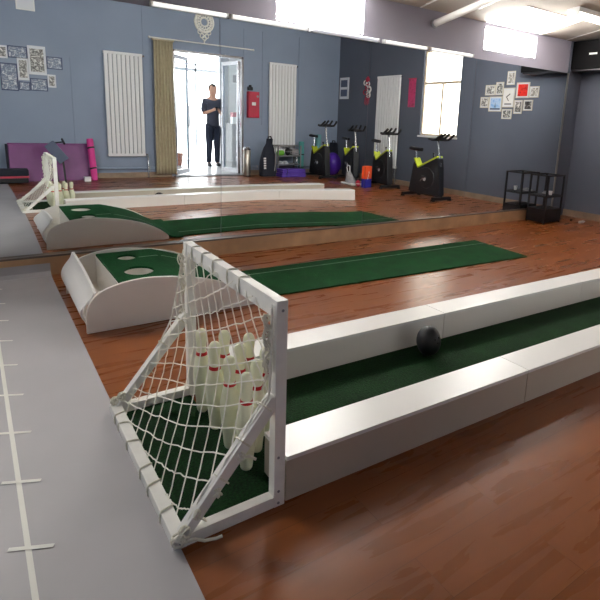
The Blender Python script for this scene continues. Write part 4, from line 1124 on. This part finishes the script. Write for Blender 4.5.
# ------------------------------------------------------------------ the person in the doorway
def skin_mesh(name, m, parent, verts, edges, radii, root, sub=2):
    me = bpy.data.meshes.new(name); me.from_pydata(verts, edges, [])
    o = bpy.data.objects.new(name, me); COL.objects.link(o)
    md = o.modifiers.new('skin', 'SKIN'); md.use_smooth_shade = True
    lay = me.skin_vertices[0].data if me.skin_vertices else None
    for i, r in enumerate(radii):
        lay[i].radius = r if isinstance(r, tuple) else (r, r); lay[i].use_root = (i == root)
    ss = o.modifiers.new('sub', 'SUBSURF'); ss.levels = sub; ss.render_levels = sub
    dg = bpy.context.evaluated_depsgraph_get(); ev = o.evaluated_get(dg)
    nm = bpy.data.meshes.new_from_object(ev)
    o.modifiers.clear(); o.data = nm; bpy.data.meshes.remove(me)
    for p_ in nm.polygons: p_.use_smooth = True
    nm.materials.clear(); nm.materials.append(m)
    o.parent = parent
    return o
PX, PY = 4.25, -3.27
person = thing('person', 'person in charcoal tee and navy trousers standing in the doorway holding a phone', 'person', (PX, PY, 0), 0)
person.scale = (.88, .84, 1.0)
V = []; E_ = []; R_ = []
def jv(p, r, par=None):
    V.append(p); R_.append(r)
    if par is not None: E_.append((par, len(V)-1))
    return len(V)-1
pel = jv((0, 0, .96), (.125, .095)); wa = jv((0, 0, 1.10), (.115, .085), pel); ch = jv((0, -.005, 1.30), (.145, .10), wa); nb = jv((0, -.01, 1.45), (.085, .07), ch)
nk = jv((0, .005, 1.52), .060, nb); ja = jv((0, .03, 1.575), (.092, .098), nk); hd = jv((0, .022, 1.665), (.118, .132), ja); tp = jv((0, .005, 1.76), (.10, .115), hd)
jv((0, .118, 1.645), .012, hd)                                     # nose
for s in (-1, 1):
    jv((s*.083, .0, 1.655), .012, hd)                              # ear
    sh_ = jv((s*.165, -.01, 1.415), .058, nb); el = jv((s*.235, -.03, 1.14), .042, sh_); mid = jv((s*.165, .10, 1.175), .036, el); wr_ = jv((s*.085, .205, 1.215), .027, mid)
    pm_ = jv((s*.052, .245, 1.235), (.030, .020), wr_)
    for q, (dx, dy, dz, ln) in enumerate(((-.006, .02, .030, .9), (-.010, .026, .014, 1.0), (-.012, .026, -.004, .95), (-.010, .022, -.020, .75))):
        a_ = jv((s*(.052+dx), .245+dy, 1.235+dz), .0095, pm_); jv((s*(.052+dx-.022*ln), .245+dy+.012, 1.235+dz+.004), .0085, a_)
    th = jv((s*.046, .232, 1.262), .011, pm_); jv((s*.028, .238, 1.275), .009, th)
    hp = jv((s*.085, 0, .88), (.088, .092), pel); kn = jv((s*.098, .015, .50), .055, hp); an = jv((s*.108, -.01, .095), .038, kn); jv((s*.115, .12, .038), (.036, .026), an)
body = skin_mesh('body', M['skin'], person, V, E_, R_, 0)
def hr(u, v):
    a = 2*PI*u; f = max(0, math.sin(a)); t_ = v*(1.95-.75*f)      # lower at the nape, higher over the brow
    return (.107*math.sin(t_)*math.cos(a), .006+.122*math.sin(t_)*math.sin(a), 1.672+.108*math.cos(t_))
hair = MB().grid(hr, 28, 12)
hair.build('hair', M['hair'], person, local=True, smooth=True)
for s in (-1, 1): MB().ball((s*.032, .112, 1.668), .011, .006, .007, 10, 6).build('eye', M['hair'], person, local=True, smooth=True)
MB().ball((0, .108, 1.603), .024, .006, .006, 10, 6).build('mouth', M['red_trim'], person, local=True, smooth=True)
V = []; E_ = []; R_ = []
a0 = jv((0, 0, .84), (.178, .135)); a = jv((0, 0, .93), (.172, .13), a0); b_ = jv((0, 0, 1.10), (.160, .122), a); c_ = jv((0, -.005, 1.30), (.185, .132), b_); d_ = jv((0, -.008, 1.475), (.125, .11), c_)
for s in (-1, 1):
    e_ = jv((s*.172, -.01, 1.415), .088, d_); e2 = jv((s*.215, -.022, 1.25), .076, e_); jv((s*.232, -.028, 1.165), .070, e2)
skin_mesh('t_shirt', M['tee'], person, V, E_, R_, 0)
V = []; E_ = []; R_ = []
a = jv((0, 0, 1.0), (.15, .12))
for s in (-1, 1):
    h_ = jv((s*.088, 0, .84), (.115, .118), a); k_ = jv((s*.098, .015, .50), .088, h_); k2 = jv((s*.106, -.004, .16), .070, k_); jv((s*.108, -.008, .075), .066, k2)
skin_mesh('trousers', M['trousers'], person, V, E_, R_, 0)
for s in (-1, 1):
    so = MB().ball((s*.113, .055, .05), .048, .125, .05, 20, 12); so.v = [Vector((v.x, v.y, max(.012, v.z))) for v in so.v]
    sho = so.build('shoe', M['shoe'], person, local=True, smooth=True)
    MB().ball((s*.113, .055, .012), .050, .128, .012, 20, 8).build('sole', M['frame_white'], sho, local=True, smooth=True)
t = thing('phone', 'dark phone held level in both hands by the person in the doorway', 'phone', (PX, PY+.84*.272, 1.225))
MB().box(-.042, .042, -.006, .006, 0, .062).build('phone_body', M['phone'], t, local=True, bevel=.004)
MB().ball((.030, .0065, .048), .006, .002, .006, 10, 6).build('camera_lens', M['chrome'], t, local=True, smooth=True)

# ------------------------------------------------------------------ light, camera, colour
wd = bpy.data.worlds.new('World'); SC.world = wd; wd.use_nodes = True
wd.node_tree.nodes['Background'].inputs['Color'].default_value = (.75, .85, 1, 1)
wd.node_tree.nodes['Background'].inputs['Strength'].default_value = .3

cam = bpy.data.cameras.new('camera'); co = bpy.data.objects.new('camera', cam); COL.objects.link(co)
right = Vector((0.81316327, -0.58038862, 0.04375553)); down = Vector((-0.08511003, -0.19293956, -0.97751246)); fwd = Vector((0.57577928, 0.79115319, -0.20628826))
mt = Matrix((right, -down, -fwd)).transposed().to_4x4(); mt.translation = Vector((0, 0, 1.1))
co.matrix_world = mt
cam.sensor_width = 36; cam.lens = 517.2266980508707/600*36
cam.shift_x = (300-349.72759427)/600; cam.shift_y = (231.28213213-300)/600
cam.clip_start = .02; cam.clip_end = 60
SC.camera = co
SC.view_settings.view_transform = 'Standard'; SC.view_settings.look = 'None'
SC.view_settings.exposure = 0; SC.view_settings.gamma = 1
